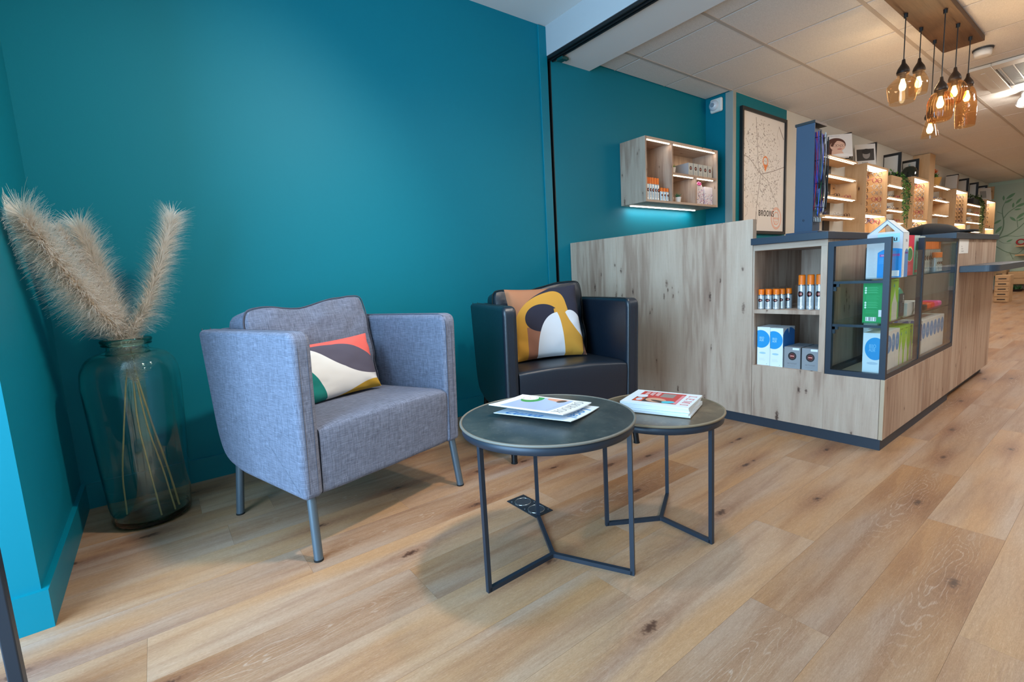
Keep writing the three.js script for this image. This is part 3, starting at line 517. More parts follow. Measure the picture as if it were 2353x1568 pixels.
const netFace = P(384, 512, (g, w, h) => { g.fillStyle = '#8f9398'; g.fillRect(0, 0, w, h); emblem(g, w * 0.5, h * 0.42, 100); g.fillStyle = '#e9f2f4'; g.fillRect(w * 0.52, h * 0.03, w * 0.4, h * 0.1); g.fillStyle = '#5c6064'; g.font = '42px sans-serif'; g.textAlign = 'center'; g.fillText('NETTOYANT', w / 2, h * 0.8); lines(g, 80, h * 0.86, 220, 3, 12, '#777b80'); });
for (const [z, x, k] of [[1.5515, 2.946, 0], [1.6375, 2.944, 1], [1.5515, 3.03, 2], [1.6375, 3.028, 3]]) carton('cleaner_box', ['grey emblem box next to the BIO AIR carton, front of the lower niche', 'grey emblem box beside the display case side, front of the lower niche', 'grey emblem box behind the one next to the BIO AIR carton', 'grey emblem box behind the one beside the display case'][k], 'box', [x, 0.3385, z], [x + 0.08, k < 2 ? 0.45 : 0.449, z + 0.078], { nx: netFace }, 'grey cleaner boxes in the counter niche', '#82878d');
// display case, bottom row
const limeFace = P(256, 640, (g, w, h) => { g.fillStyle = '#8fd22e'; g.fillRect(0, 0, w, h); g.fillStyle = '#d9ddd9'; g.beginPath(); g.moveTo(w * 0.2, h); g.lineTo(w * 0.2, h * 0.6); g.quadraticCurveTo(w * 0.5, h * 0.4, w * 0.55, h * 0.2); g.quadraticCurveTo(w * 0.6, h * 0.45, w * 0.9, h * 0.6); g.lineTo(w * 0.9, h); g.fill(); g.fillStyle = '#1d8ea0'; g.beginPath(); g.arc(w * 0.45, h * 0.17, 22, 0, 7); g.fill(); g.beginPath(); g.moveTo(w * 0.45 - 20, h * 0.16); g.lineTo(w * 0.45, h * 0.1); g.lineTo(w * 0.45 + 20, h * 0.16); g.fill(); g.fillStyle = '#3d7d1a'; g.fillRect(w * 0.3, h * 0.035, w * 0.5, 12); lines(g, 90, h * 0.55, 110, 12, 20, '#b3bab0'); });
const limeEnd = P(192, 640, (g, w, h) => { g.fillStyle = '#86c92a'; g.fillRect(0, 0, w, h); lines(g, 30, 60, 120, 10, 22, '#5f9c1f'); bars(g, 40, h * 0.86, 100, 60); });
const Y0 = 0.3585, Y1 = 0.5865, Y2 = 0.7895;
carton('lens_solution_carton', bioLabel + ' nearest the corner of the glass display case', 'carton', [2.985, Y0 - 0.024, 1.885], [3.115, 0.538, 1.962], { nx: bioFace2(), pz: bioFront });
function bioFace2() { return P(384, 768, (g, w, h) => { g.fillStyle = '#dcecf6'; g.fillRect(0, 0, w, h); g.fillStyle = '#1f9ade'; g.beginPath(); g.arc(w * 0.62, h * 0.36, w * 0.52, 0, 7); g.fill(); g.fillStyle = '#8fd0f4'; g.font = '84px sans-serif'; g.fillText('BIO', w * 0.3, h * 0.34); g.fillText('AIR', w * 0.3, h * 0.43); g.fillStyle = '#b8cfe2'; g.beginPath(); g.ellipse(w * 0.5, h * 0.7, 110, 24, 0, 0, 7); g.fill(); }); }
for (const x of [3.118, 3.18]) carton('lens_solution_carton', x < 3.15 ? 'white and blue carton right behind the corner BIO AIR carton' : 'white and blue carton touching the lime green cartons', 'carton', [x, Y0 - 0.024, 1.86], [x + 0.06, 0.538, 1.958], { pz: bioFront }, 'front row of white and blue cartons in the display case');
for (const [x, k] of [[3.246, 0], [3.322, 1], [3.4, 2]]) carton('eye_drop_carton', ['lime green carton touching the white and blue cartons on the case floor', 'middle lime green carton on the floor of the display case', 'lime green carton nearest the middle post on the case floor'][k], 'carton', [x, Y0 - 0.024, 1.87], [x + 0.074, 0.535, 1.955], { pz: limeFace, nx: limeEnd }, 'lime green cartons in the display case', '#8ecf34');
for (const [x, k] of [[3.3, 0], [3.42, 1], [3.55, 2]]) carton('lens_solution_carton', `white carton with a large blue disc, ${ORD[k]} behind the lime green cartons`, 'carton', [x, Y0 - 0.024, 1.79], [x + 0.115, 0.566, 1.85], { pz: P(384, 700, (g, w, h) => { g.fillStyle = '#c9cdd2'; g.fillRect(0, 0, w, h); g.fillStyle = '#2a66b8'; g.beginPath(); g.arc(w * 0.6, h * 0.35, w * 0.55, 0, 7); g.fill(); }) }, 'blue disc cartons at the back of the display case');
for (let k = 0; k < 6; k++) carton('lens_solution_carton', `white and blue carton, ${ORD[k]} from the middle post in the long row`, 'carton', [3.63 + k * 0.0755, Y0 - 0.024, 1.85], [3.704 + k * 0.0755, 0.535, 1.957], { pz: bioFront, nx: bioSide }, 'long row of white and blue cartons in the display case');
// display case, middle row
const greenFace = P(384, 768, (g, w, h) => { g.fillStyle = '#0f9b52'; g.fillRect(0, 0, w, h); for (const y of [0.13, 0.19, 0.25, 0.5, 0.56, 0.62]) { g.fillStyle = '#d7f2df'; g.beginPath(); g.arc(50, h * y, 20, 0, 7); g.fill(); lines(g, 86, h * y - 14, 240, 2, 16, '#63cf92', 4); } lines(g, 60, h * 0.32, 260, 6, 18, '#41b877', 3); lines(g, 60, h * 0.69, 220, 4, 18, '#41b877', 3); bars(g, 60, h * 0.86, 200, 80); g.fillStyle = '#e9ecef'; g.fillRect(w * 0.78, h * 0.68, 60, 130); });
carton('lens_solution_carton', 'green lens solution carton with a white barcode on the middle glass shelf', 'carton', [2.99, Y1, 1.876], [3.055, 0.771, 1.955], { nx: greenFace, pz: P(192, 512, (g, w, h) => { g.fillStyle = '#dfe3e6'; g.fillRect(0, 0, w, h); g.fillStyle = '#d8263a'; g.beginPath(); g.moveTo(0, h * 0.45); g.lineTo(w, h * 0.3); g.lineTo(w, h * 0.36); g.lineTo(0, h * 0.52); g.fill(); }) }, null, '#0f9b52');
carton('eye_drop_carton', 'lime green carton standing upright on the middle glass shelf', 'carton', [3.085, Y1, 1.88], [3.2, 0.786 - 0.006, 1.955], { pz: limeFace, nx: limeEnd }, null, '#8ecf34');
carton('contact_lens_box', 'small white box with grey waves on the middle glass shelf', 'box', [3.345, Y1, 1.88], [3.56, 0.65, 1.957], { pz: P(384, 160, (g, w, h) => { g.fillStyle = '#d9dde0'; g.fillRect(0, 0, w, h); g.strokeStyle = '#8fa6a0'; g.lineWidth = 10; for (let i = 0; i < 3; i++) { g.beginPath(); g.moveTo(120, h); g.quadraticCurveTo(w * 0.6, h * (0.6 - i * 0.1), w, h * (0.5 - i * 0.2)); g.stroke(); } }), nx: P(128, 128, (g, w, h) => { g.fillStyle = '#eef1f4'; g.fillRect(0, 0, w, h); bars(g, 40, 20, 40, 90); }) });
carton('contact_lens_box', 'flat dark blue box behind the small white box on the middle glass shelf', 'box', [3.33, Y1, 1.8], [3.6, 0.662, 1.87], {}, null, '#23459b');
{
  const t = thing('solution_bottle', 'teal plastic solution bottle with a dark label on the middle glass shelf', 'bottle', [3.272, Y1, 1.925]);
  const s = roundShape([[-0.058, 0], [0.058, 0], [0.058, 0.115], [0.012, 0.14], [-0.012, 0.15], [-0.058, 0.128]], [0.008, 0.008, 0.012, 0.01, 0.01, 0.02]); const g = extrude(s, 0.03, 0.006, 3, 6); g.translate(0, 0, -0.015); obj('bottle_body', [g], std('#19a890', 0.35), t);
  obj('bottle_cap', [cyl([-0.015, 0.138, 0], [-0.015, 0.172, 0], 0.015, 0.013, 20)], std('#2cc3ab', 0.4), t);
  obj('bottle_label', [at(new THREE.BoxGeometry(0.075, 0.112, 0.001), 0.017, 0.06, 0.0225)], P(200, 300, (g2, w, h) => { g2.fillStyle = '#0f2f45'; g2.fillRect(0, 0, w, h); g2.save(); g2.translate(w * 0.86, 20); g2.rotate(Math.PI / 2); g2.fillStyle = '#fff'; g2.font = 'bold 46px sans-serif'; g2.fillText('OPTI', 0, 30); g2.restore(); lines(g2, 40, 120, 110, 9, 16, '#7f9db3', 3); }), t);
}
{
  const cols = ['#e8541f', '#f0352d', '#ef3f86', '#f06ab2'];
  for (let k = 0; k < 4; k++) tag(obj('glasses_case', [rbx(3.72 + k * 0.075, Y1 + (k % 2) * 0.0, 1.87, 3.79 + k * 0.075, Y1 + 0.036 - k * 0.001, 1.957, 0.012)], std(cols[k], 0.5)), ['orange spectacle case beside the black end', 'red spectacle case between the orange and pink cases', 'bright pink spectacle case', 'pale pink spectacle case by the end post'][k] + ' on the middle glass shelf', 'glasses case');
  tag(obj('glasses_case', [rbx(3.665, Y1, 1.9, 3.713, Y1 + 0.03, 1.957, 0.008)], M.black), 'small black spectacle case on the middle glass shelf', 'glasses case');
}
// display case, top row
{
  const t = thing('lens_care_carton', 'house shaped lens care carton printed ReNu on the upper glass shelf', 'carton', [3.05, Y2, 1.865]);
  const W = 0.135, H0 = 0.2, HA = 0.262, D = 0.085;
  obj('carton_body', [bx(0, 0, 0, D, H0, W)], plain('#cfd3da'), t);
  const roof = new THREE.Shape([[0, H0], [W * 0.55, HA], [W, H0]].map((p) => new THREE.Vector2(...p))); const hole = new THREE.Path([[0.04, H0 + 0.008], [W * 0.55, HA - 0.018], [W - 0.03, H0 + 0.008]].map((p) => new THREE.Vector2(...p))); roof.holes.push(hole);
  const rg = flat(new THREE.ExtrudeGeometry(roof, { depth: 0.003, bevelEnabled: false })); rg.rotateY(-Math.PI / 2); rg.translate(0.003, 0, 0); obj('gable', [rg], plain('#d6d9de'), t);
  const a1 = Math.atan2(HA - H0, W * 0.55), L1 = Math.hypot(HA - H0, W * 0.55), a2 = Math.atan2(HA - H0, W * 0.45), L2 = Math.hypot(HA - H0, W * 0.45);
  const r1 = new THREE.BoxGeometry(D, 0.003, L1); r1.rotateX(-a1); r1.translate(D / 2, (H0 + HA) / 2, W * 0.275); const r2 = new THREE.BoxGeometry(D, 0.003, L2); r2.rotateX(a2); r2.translate(D / 2, (H0 + HA) / 2, W * 0.775);
  obj('roof_panel', [r1], plain('#b9c0ca'), t); obj('roof_panel', [r2], plain('#c9d3da'), t);
  obj('printed_face', [(() => { const g = new THREE.PlaneGeometry(W - 0.002, H0 - 0.002); g.rotateY(-Math.PI / 2); g.translate(-0.0008, H0 / 2, W / 2); return g; })()], P(400, 600, (g, w, h) => { g.fillStyle = '#cdd2dc'; g.fillRect(0, 0, w, h); g.fillStyle = '#a9e3f2'; g.fillRect(w * 0.3, 0, w * 0.62, h * 0.2); g.fillStyle = '#20303c'; g.font = 'bold 82px sans-serif'; g.fillText('ReNu', w * 0.33, h * 0.17); g.fillStyle = '#1c8fe0'; g.beginPath(); g.moveTo(w * 0.32, h); g.lineTo(w * 0.32, h * 0.42); g.quadraticCurveTo(w * 0.6, h * 0.28, w, h * 0.36); g.lineTo(w, h); g.fill(); g.fillStyle = '#a04ea8'; g.fillRect(w * 0.38, h * 0.46, w * 0.56, 34); g.fillStyle = '#fff'; g.font = '22px sans-serif'; g.fillText('Advanced', w * 0.42, h * 0.5); lines(g, w * 0.36, h * 0.56, 180, 5, 16, '#8cc8f2'); lines(g, 20, h * 0.3, 90, 22, 18, '#9aa2b2'); g.fillStyle = '#fff'; g.fillRect(w * 0.72, h * 0.84, 90, 80); }), t);
  obj('printed_side', [at(new THREE.PlaneGeometry(D - 0.002, H0 - 0.002), D / 2, H0 / 2, W + 0.0008)], P(260, 600, (g, w, h) => { g.fillStyle = '#e5ecf2'; g.fillRect(0, 0, w, h); g.fillStyle = '#5f8fca'; g.beginPath(); g.moveTo(w * 0.35, h); g.lineTo(w * 0.35, h * 0.44); g.quadraticCurveTo(w * 0.65, h * 0.28, w, h * 0.42); g.lineTo(w, h); g.fill(); g.fillStyle = '#6a3f8a'; g.fillRect(w * 0.42, h * 0.43, w * 0.5, 24); g.fillStyle = '#334'; g.font = 'bold 60px sans-serif'; g.fillText('nu', w * 0.45, h * 0.2); bars(g, 20, h * 0.82, 60, 90); }), t);
}
const pinkF = P(200, 600, (g, w, h) => { g.fillStyle = '#df3b58'; g.fillRect(0, 0, w, h); g.fillStyle = '#eec23a'; g.beginPath(); g.arc(w * 0.6, h * 0.36, 50, 0, 7); g.fill(); g.fillStyle = '#2f8f4a'; g.strokeStyle = '#eee'; g.lineWidth = 8; g.beginPath(); g.ellipse(w * 0.6, h * 0.48, 60, 100, 0, 0, 7); g.fill(); g.stroke(); lines(g, 60, h * 0.75, 100, 5, 20, '#f3a2b0', 5); });
carton('lens_care_carton', 'pinkish red carton with a green oval on the upper glass shelf', 'carton', [3.245, Y2, 1.86], [3.405, 0.985, 1.957], { pz: pinkF }, null, '#d95070');
carton('lens_care_carton', 'lilac topped carton between the house shaped carton and the red one', 'carton', [3.14, Y2, 1.865], [3.24, 1.0, 1.957], { pz: P(256, 600, (g, w, h) => { g.fillStyle = '#cfd0dd'; g.fillRect(0, 0, w, h); g.fillStyle = '#5f8fca'; g.beginPath(); g.moveTo(0, h); g.lineTo(0, h * 0.45); g.quadraticCurveTo(w * 0.4, h * 0.3, w, h * 0.5); g.lineTo(w, h); g.fill(); g.fillStyle = '#b44fae'; g.beginPath(); g.arc(w * 0.9, h * 0.3, 60, 0, 7); g.fill(); lines(g, 60, h * 0.55, 120, 8, 24, '#89aede', 4); }) }, null, '#c7c2d6');
const tealF = P(256, 600, (g, w, h) => { const q = g.createLinearGradient(0, 0, 0, h); q.addColorStop(0, '#cdd8d8'); q.addColorStop(0.5, '#5cc0ac'); q.addColorStop(1, '#16a084'); g.fillStyle = q; g.fillRect(0, 0, w, h); g.fillStyle = '#128a78'; g.beginPath(); g.ellipse(w * 0.6, h * 0.28, 60, 80, 0, 0, 7); g.fill(); lines(g, 40, h * 0.5, 160, 12, 18, '#0d7f6c', 5); g.fillStyle = '#d8344c'; g.fillRect(w * 0.2, h * 0.88, w * 0.6, 40); });
carton('lens_care_carton', 'mint green carton standing next to the red carton on the upper glass shelf', 'carton', [3.41, Y2, 1.86], [3.5, 0.985, 1.957], { pz: tealF }, null, '#b9cfcb');
carton('lens_care_carton', 'mint green carton standing by the middle post on the upper glass shelf', 'carton', [3.505, Y2, 1.86], [3.595, 0.982, 1.957], { pz: tealF }, null, '#b9cfcb');
// ---------------------------------------------------------------- glass demijohn vase with pampas grass
{
  const t = thing('glass_vase', 'large green tinted glass demijohn vase holding pampas plumes in the teal corner', 'vase', [0.238, 0, 0.3]);
  const out = [[0, 0.0], [0.1, 0.0], [0.122, 0.006], [0.131, 0.022], [0.134, 0.06], [0.142, 0.2], [0.15, 0.36], [0.156, 0.5], [0.157, 0.57], [0.151, 0.62], [0.132, 0.658], [0.104, 0.677], [0.08, 0.684], [0.068, 0.69], [0.066, 0.7], [0.068, 0.712], [0.078, 0.716], [0.0815, 0.722], [0.0815, 0.728], [0.077, 0.733]];
  const inn = [[0.072, 0.733], [0.0645, 0.722], [0.061, 0.7], [0.064, 0.6865], [0.078, 0.678], [0.102, 0.671], [0.129, 0.652], [0.147, 0.616], [0.153, 0.57], [0.152, 0.5], [0.146, 0.36], [0.138, 0.2], [0.13, 0.06], [0.126, 0.032], [0.112, 0.021], [0.07, 0.022], [0, 0.03]];
  const spline = (a, n) => new THREE.SplineCurve(a.map((p) => new THREE.Vector2(...p))).getPoints(n);
  const g = new THREE.LatheGeometry([...spline(out, 70), ...spline(inn, 60)], 72), p = g.attributes.position;
  for (let i = 0; i < p.count; i++) { const x = p.getX(i), y = p.getY(i), z = p.getZ(i), a = Math.atan2(z, x), r = Math.hypot(x, z), k = 1 + (y > 0.03 && y < 0.62 ? 0.012 * (fbm(Math.cos(a) * 2 + 5, y * 5 + Math.sin(a) * 2, 9, 2) - 0.5) : 0); p.setXYZ(i, Math.cos(a) * r * k, y, Math.sin(a) * r * k); }
  g.computeVertexNormals();
  M.vaseGlass = phys('#ffffff', 0.015, { transmission: 1, thickness: 0.004, ior: 1.5, attenuationColor: new THREE.Color().setRGB(0.32, 0.62, 0.55), attenuationDistance: 0.026 });
  obj('glass_body', [g], M.vaseGlass, t);
  const rim = new THREE.TorusGeometry(0.073, 0.007, 10, 64); rim.rotateX(Math.PI / 2); rim.translate(0, 0.712, 0);
  obj('neck_ring', [flat(rim)], M.vaseGlass, t);
}
function plume(pts, rad, n, seed, down) {
  const R = rngOf(seed), cv = new THREE.CatmullRomCurve3(pts.map(V3)), pos = [], idx = [], col = [], tmp = new THREE.Vector3();
  for (let i = 0; i < n; i++) {
    const t = Math.pow(R(), 0.85), c = cv.getPointAt(t), tg = cv.getTangentAt(t), a = R() * Math.PI * 2;
    const e1 = new THREE.Vector3(0, 0, 1).cross(tg).normalize(), e2 = tg.clone().cross(e1);
    const o = e1.multiplyScalar(Math.cos(a)).add(e2.multiplyScalar(Math.sin(a)));
    const r = rad(t) * (0.45 + 0.75 * R()), len = r * 1.35, lift = 0.95 - 0.5 * R() + 0.5 * Math.pow(t, 6), bend = (0.2 + R() * 0.7);
    const w = 0.0006 + R() * 0.0006, side = tg.clone().cross(o).normalize().multiplyScalar(w), k = pos.length / 3, S = 4, cl = mix(0.86, 1.0, R()), wm = R() * 0.07;
    const j = new THREE.Vector3((R() - 0.5) * 0.4, (R() - 0.5) * 0.4, (R() - 0.5) * 0.4);
    for (let s = 0; s <= S; s++) {
      const q = s / S;
      tmp.copy(c).addScaledVector(o, len * q * 0.78).addScaledVector(tg, len * lift * q * (1 - 0.25 * q)).addScaledVector(j, len * q * q * 0.6); tmp.y -= bend * len * q * q * mix(0.5, 0.25, t);
      tmp.x = Math.max(tmp.x, 0.012 + 0.004 * hash(i, s, 1)); tmp.z = Math.max(tmp.z, 0.02);
      if (tmp.y < 0.74 && tmp.y > 0.56) { const dx = tmp.x - 0.238, dz = tmp.z - 0.3, d = Math.hypot(dx, dz), m = tmp.y > 0.675 ? 0.054 : 0.1; if (d > m) { tmp.x = 0.238 + dx * m / d; tmp.z = 0.3 + dz * m / d; } }
      const f = 1 - q * 0.75; pos.push(tmp.x + side.x * f, tmp.y + side.y * f, tmp.z + side.z * f, tmp.x - side.x * f, tmp.y - side.y * f, tmp.z - side.z * f);
      { const q3 = [0.98 * cl, (0.955 - wm) * cl, (0.9 - wm * 1.6) * cl]; col.push(...q3, ...q3); };
      if (s) { const b = k + s * 2; idx.push(b - 2, b - 1, b, b - 1, b + 1, b); }
    }
  }
  const g = new THREE.BufferGeometry(); g.setAttribute('position', new THREE.Float32BufferAttribute(pos, 3)); g.setAttribute('color', new THREE.Float32BufferAttribute(col, 3)); g.setIndex(idx); g.computeVertexNormals(); return g;
}
M.pampas = phys('#ffffff', 1, { vertexColors: true, side: THREE.DoubleSide, transmission: 0.5, thickness: 0 });
M.pampasCore = std('#d8c4a2', 1);
M.stem = std('#c9ae78', 0.7);
const NECK = [0.238, 0.7, 0.3];
function pampas(label, axis, stem, rad, n, seed, extra = []) {
  const t = thing('pampas_stem', label, 'pampas grass');
  const st = obj('stem', [tube(stem, 0.0032, 60, 6)], M.stem, t);
  const gs = [plume(axis, rad, n, seed), ...extra.map(([a, r, k], i) => plume(a, r, k, seed + 5 + i))];
  obj('plume', [gs.length > 1 ? mergeGeometries(gs) : gs[0]], M.pampas, t);
  obj('plume_core', [tube(axis, 0.0045, 40, 6)], M.pampasCore, t);
  return t;
}
pampas('fluffy cream pampas plume leaning furthest towards the side wall', [[0.236, 0.57, 0.3], [0.224, 0.74, 0.3], [0.165, 0.87, 0.36], [0.105, 1.0, 0.44], [0.05, 1.155, 0.56]],
  [[0.155, 0.035, 0.295], [0.162, 0.2, 0.3], [0.185, 0.36, 0.305], [0.215, 0.55, 0.3], [0.234, 0.66, 0.3], [0.222, 0.74, 0.3]], (t) => 0.034 + 0.05 * Math.min(1, t * 3.2) * (1 - Math.pow(t, 5) * 0.45), 8500, 5);
pampas('fluffy cream pampas plume between the other two, with a split tip', [[0.244, 0.56, 0.29], [0.237, 0.74, 0.285], [0.21, 0.88, 0.27], [0.185, 1.02, 0.28], [0.16, 1.14, 0.31]],
  [[0.265, 0.03, 0.395], [0.25, 0.2, 0.36], [0.235, 0.4, 0.32], [0.24, 0.6, 0.29], [0.236, 0.74, 0.28]], (t) => 0.034 + 0.048 * Math.min(1, t * 3) * (1 - Math.pow(t, 4) * 0.5), 7500, 19, [[[[0.2, 0.9, 0.28], [0.15, 1.03, 0.31], [0.105, 1.14, 0.36]], (t) => 0.045 * (1 - t * 0.45)  , 4000]]);
pampas('slim white pampas plume standing most upright, feathered on one side', [[0.25, 0.55, 0.3], [0.26, 0.74, 0.3], [0.32, 0.86, 0.305], [0.375, 1.0, 0.31], [0.41, 1.1, 0.315], [0.438, 1.185, 0.32]],
  [[0.31, 0.03, 0.37], [0.29, 0.2, 0.35], [0.262, 0.38, 0.32], [0.25, 0.6, 0.3], [0.262, 0.74, 0.3]], (t) => 0.03 + 0.04 * Math.min(1, t * 3) * (1 - Math.pow(t, 3) * 0.35), 7000, 41);
tag(obj('dried_stem', [tube([[0.325, 0.033, 0.335], [0.305, 0.2, 0.325], [0.275, 0.4, 0.31], [0.252, 0.6, 0.305], [0.25, 0.7, 0.31]], 0.004, 50, 6)], M.stem), 'thick pale dried stem leaning inside the glass vase', 'stem');

// ---------------------------------------------------------------- dark post at the left edge of the view
{
  const t = thing('metal_post', 'slim dark metal post standing in front of the teal wall end', 'post', [0.028, 0, 1.36]);
  obj('post_profile', [rbx(-0.011, 0.012, -0.014, 0.011, 0.78, 0.014, 0.003)], M.frame, t);
  obj('base_plate', [cyl([0, 0, 0], [0, 0.012, 0], 0.12, 0.118, 40)], M.frame, t);
}

// ---------------------------------------------------------------- magazines
function curlSheet(w, l, lift, th) {   // w along x, l along z, lift(u,v) height of the underside
  const top = sheet(20, 20, (u, v) => [(u - 0.5) * w, lift(u, v) + th, (v - 0.5) * l], (u, v) => [u, 1 - v]);
  { const ix = top.index.array; for (let i = 0; i < ix.length; i += 3) { const q = ix[i + 1]; ix[i + 1] = ix[i + 2]; ix[i + 2] = q; } top.computeVertexNormals(); }
  const bot = sheet(20, 20, (u, v) => [(u - 0.5) * w, lift(u, v), (v - 0.5) * l], () => [0.02, 0.02]);
  const rimE = (f) => sheet(20, 1, f, () => [0.02, 0.98]);
  const e = [(u, v) => [(u - 0.5) * w, lift(u, 0) + v * th, -l / 2], (u, v) => [(u - 0.5) * w, lift(u, 1) + v * th, l / 2], (u, v) => [-w / 2, lift(0, u) + v * th, (u - 0.5) * l], (u, v) => [w / 2, lift(1, u) + v * th, (u - 0.5) * l]].map(rimE);
  return { top, under: [bot, ...e] };
}
M.paper = std('#e9edf2', 0.6, { side: THREE.DoubleSide });
function magazine(name, label, cover, w, l, th, pos, turn, lift, group) {
  const t = thing(name, label, 'magazine', pos, turn, group), s = curlSheet(w, l, lift, th);
  obj('pages', s.under, M.paper, t); obj('cover', [s.top], std('#ffffff', 0.28, { map: cover, side: THREE.DoubleSide }), t); return t;
}
const turned = (g, x, y, txt, font, fill) => { g.save(); g.translate(x, y); g.fillStyle = fill; g.font = font; g.textAlign = 'center'; g.fillText(txt, 0, 0); g.restore(); };
// covers drawn upright: canvas top is the title edge
const coverA = canvasTex(720, 960, (g, w, h) => {
  g.fillStyle = '#eef3f6'; g.fillRect(0, 0, w, h); g.fillStyle = '#a9bfe0'; g.fillRect(40, 210, w - 80, h - 330);
  g.fillStyle = '#2f9a56'; g.beginPath(); g.ellipse(150, h - 250, 190, 130, 0, 0, 7); g.fill(); g.fillStyle = '#d99a7e'; g.beginPath(); g.moveTo(40, h - 420); g.bezierCurveTo(160, h - 380, 120, h - 620, 210, 330); g.lineTo(40, 260); g.fill(); g.fillStyle = '#3a2c2a'; g.beginPath(); g.ellipse(120, 330, 70, 44, 0.5, 0, 7); g.fill();
  g.fillStyle = '#eef3f6'; g.fillRect(0, 0, 40, h); g.fillRect(0, h - 110, w, 110);
  turned(g, w / 2, 170, 'OKROOK', '150px serif', '#49535e'); g.fillStyle = '#8094b0'; g.font = '30px sans-serif'; g.fillText('le magazine de la vue', 330, 270);
  g.fillStyle = '#f4f6f8'; g.beginPath(); g.arc(130, h - 200, 105, 0, 7); g.fill(); g.strokeStyle = '#444'; g.lineWidth = 12; g.setLineDash([8, 10]); g.beginPath(); g.arc(130, h - 200, 86, 0, 7); g.stroke(); g.setLineDash([]); g.strokeStyle = '#d24a44'; g.lineWidth = 6; g.beginPath(); g.moveTo(112, h - 180); g.lineTo(150, h - 220); g.stroke();
});
const coverB = canvasTex(720, 960, (g, w, h) => {
  g.fillStyle = '#e4edf6'; g.fillRect(0, 0, w, h); g.strokeStyle = '#1e8fd8'; g.lineWidth = 26; g.lineCap = 'round'; g.fillStyle = '#1e8fd8'; g.font = 'italic bold 170px sans-serif'; g.fillText('Local', 110, 150);
  g.save(); g.translate(w - 30, h - 40); g.rotate(-Math.PI / 2); g.font = 'italic bold 170px sans-serif'; g.fillText('Curva', 60, 0); g.restore();
});
const coverC = canvasTex(720, 960, (g, w, h) => {
  g.fillStyle = '#e9f0f5'; g.fillRect(0, 0, w, h); g.fillStyle = '#3a2226'; g.fillRect(60, 200, w - 160, h - 330); g.fillStyle = '#c8322e'; g.beginPath(); g.moveTo(60, 200); g.lineTo(620, 200); g.lineTo(560, 420); g.lineTo(300, h - 130); g.lineTo(60, h - 130); g.fill(); g.fillStyle = '#8f8580'; g.fillRect(110, 330, 200, 190);
  g.fillStyle = '#d8a083'; g.beginPath(); g.ellipse(490, 520, 110, 150, 0.2, 0, 7); g.fill(); g.fillStyle = '#3c2820'; g.beginPath(); g.ellipse(540, 460, 40, 130, 0.3, 0, 7); g.fill(); g.fillStyle = '#36c4d8'; g.beginPath(); g.ellipse(540, 330, 60, 90, -0.4, 0, 7); g.fill();
  for (const y of [560, 640, 720]) lines(g, 90, y, 210, 3, 20, '#f2f2f2', 9);
  g.fillStyle = '#e7eaf0'; g.beginPath(); g.arc(330, h - 190, 80, 0, 7); g.fill(); g.fillStyle = '#e2582e'; g.fillRect(420, h - 270, 190, 130); g.fillStyle = '#d8d8e6'; g.beginPath(); g.ellipse(510, h - 205, 70, 44, 0, 0, 7); g.fill();
  g.fillStyle = '#e98a94'; g.fillRect(120, 206, 480, 40); turned(g, w / 2, 150, 'L E M I', 'bold 150px serif', '#cf3140');
});
// title edge towards +x of the group after the turn: rotate the sheet so its top points along world (+0.35, ., -0.94)x(...)
const TOPDIR = (dx, dz) => Math.atan2(-dx, -dz);
magazine('magazine', 'white brochure with blue handwriting under the folded magazine on the larger side table', coverB, 0.205, 0.262, 0.002, [1.277, 0.4625, 1.575], TOPDIR(0.35, 0.936), (u, v) => 0.001 + 0.012 * Math.pow(u, 2.2) * (1 - v * 0.3));
magazine('magazine', 'magazine with a pale blue cover titled OKROOK on the larger side table', coverA, 0.2, 0.255, 0.003, [1.268, 0.4695, 1.556], TOPDIR(0.35, 0.936), (u, v) => 0.006 + 0.016 * Math.pow(u, 1.6) + 0.004 * v);
for (let k = 0; k < 5; k++) magazine('magazine', k < 4 ? ['lowest magazine of the pile', 'second magazine from the bottom of the pile', 'middle magazine of the pile', 'magazine under the red cover of the pile'][k] + ' on the smaller side table' : 'red and white magazine topping the pile on the smaller side table', k < 4 ? coverB : coverC, 0.178, 0.228, 0.006, [1.69 + hash(k, 1, 1) * 0.008, 0.4125 + k * 0.0066, 1.69 + hash(k, 2, 1) * 0.008], TOPDIR(0.33, 0.944) + (hash(k, 3, 1) - 0.5) * 0.05, (u, v) => 0.00002 + (k === 4 ? 0.006 * Math.pow(v, 6) * 0 : 0), 'magazine pile on the smaller side table');

// ---------------------------------------------------------------- floor socket plate
{
  const t = thing('floor_socket', 'dark metal floor outlet plate with two round covers by the larger side table', 'floor outlet', [1.41, 0, 1.287]);
  const pm = std('#3b434c', 0.4, { metalness: 0.6 }), bright = std('#cfd6dc', 0.2, { metalness: 0.9 });
  obj('plate', [rbx(-0.0425, 0, -0.09, 0.0425, 0.003, 0.09, 0.001)], pm, t);
  for (const z of [-0.04, 0.042]) {
    const lid = obj('socket_lid', [cyl([0, 0.0028, z], [0, 0.0042, z], 0.03, 0.0295, 40)], std('#434a53', 0.45, { metalness: 0.5 }), t);
    const r = new THREE.TorusGeometry(0.0312, 0.0013, 6, 56); r.rotateX(Math.PI / 2); r.translate(0, 0.0034, z);
    obj('lid_ring', [flat(r), rbx(-0.037, 0.003, z - 0.004, -0.03, 0.0045, z + 0.012, 0.001), rbx(0.02, 0.003, z - 0.03, 0.03, 0.0045, z - 0.018, 0.001)], bright, lid);
    for (const [sx, sz] of [[-0.032, -0.03], [0.034, 0.03]]) obj('screw', [cyl([sx, 0.0028, z + sz], [sx, 0.0042, z + sz], 0.0028, 0.0028, 10)], bright, t);
  }
}
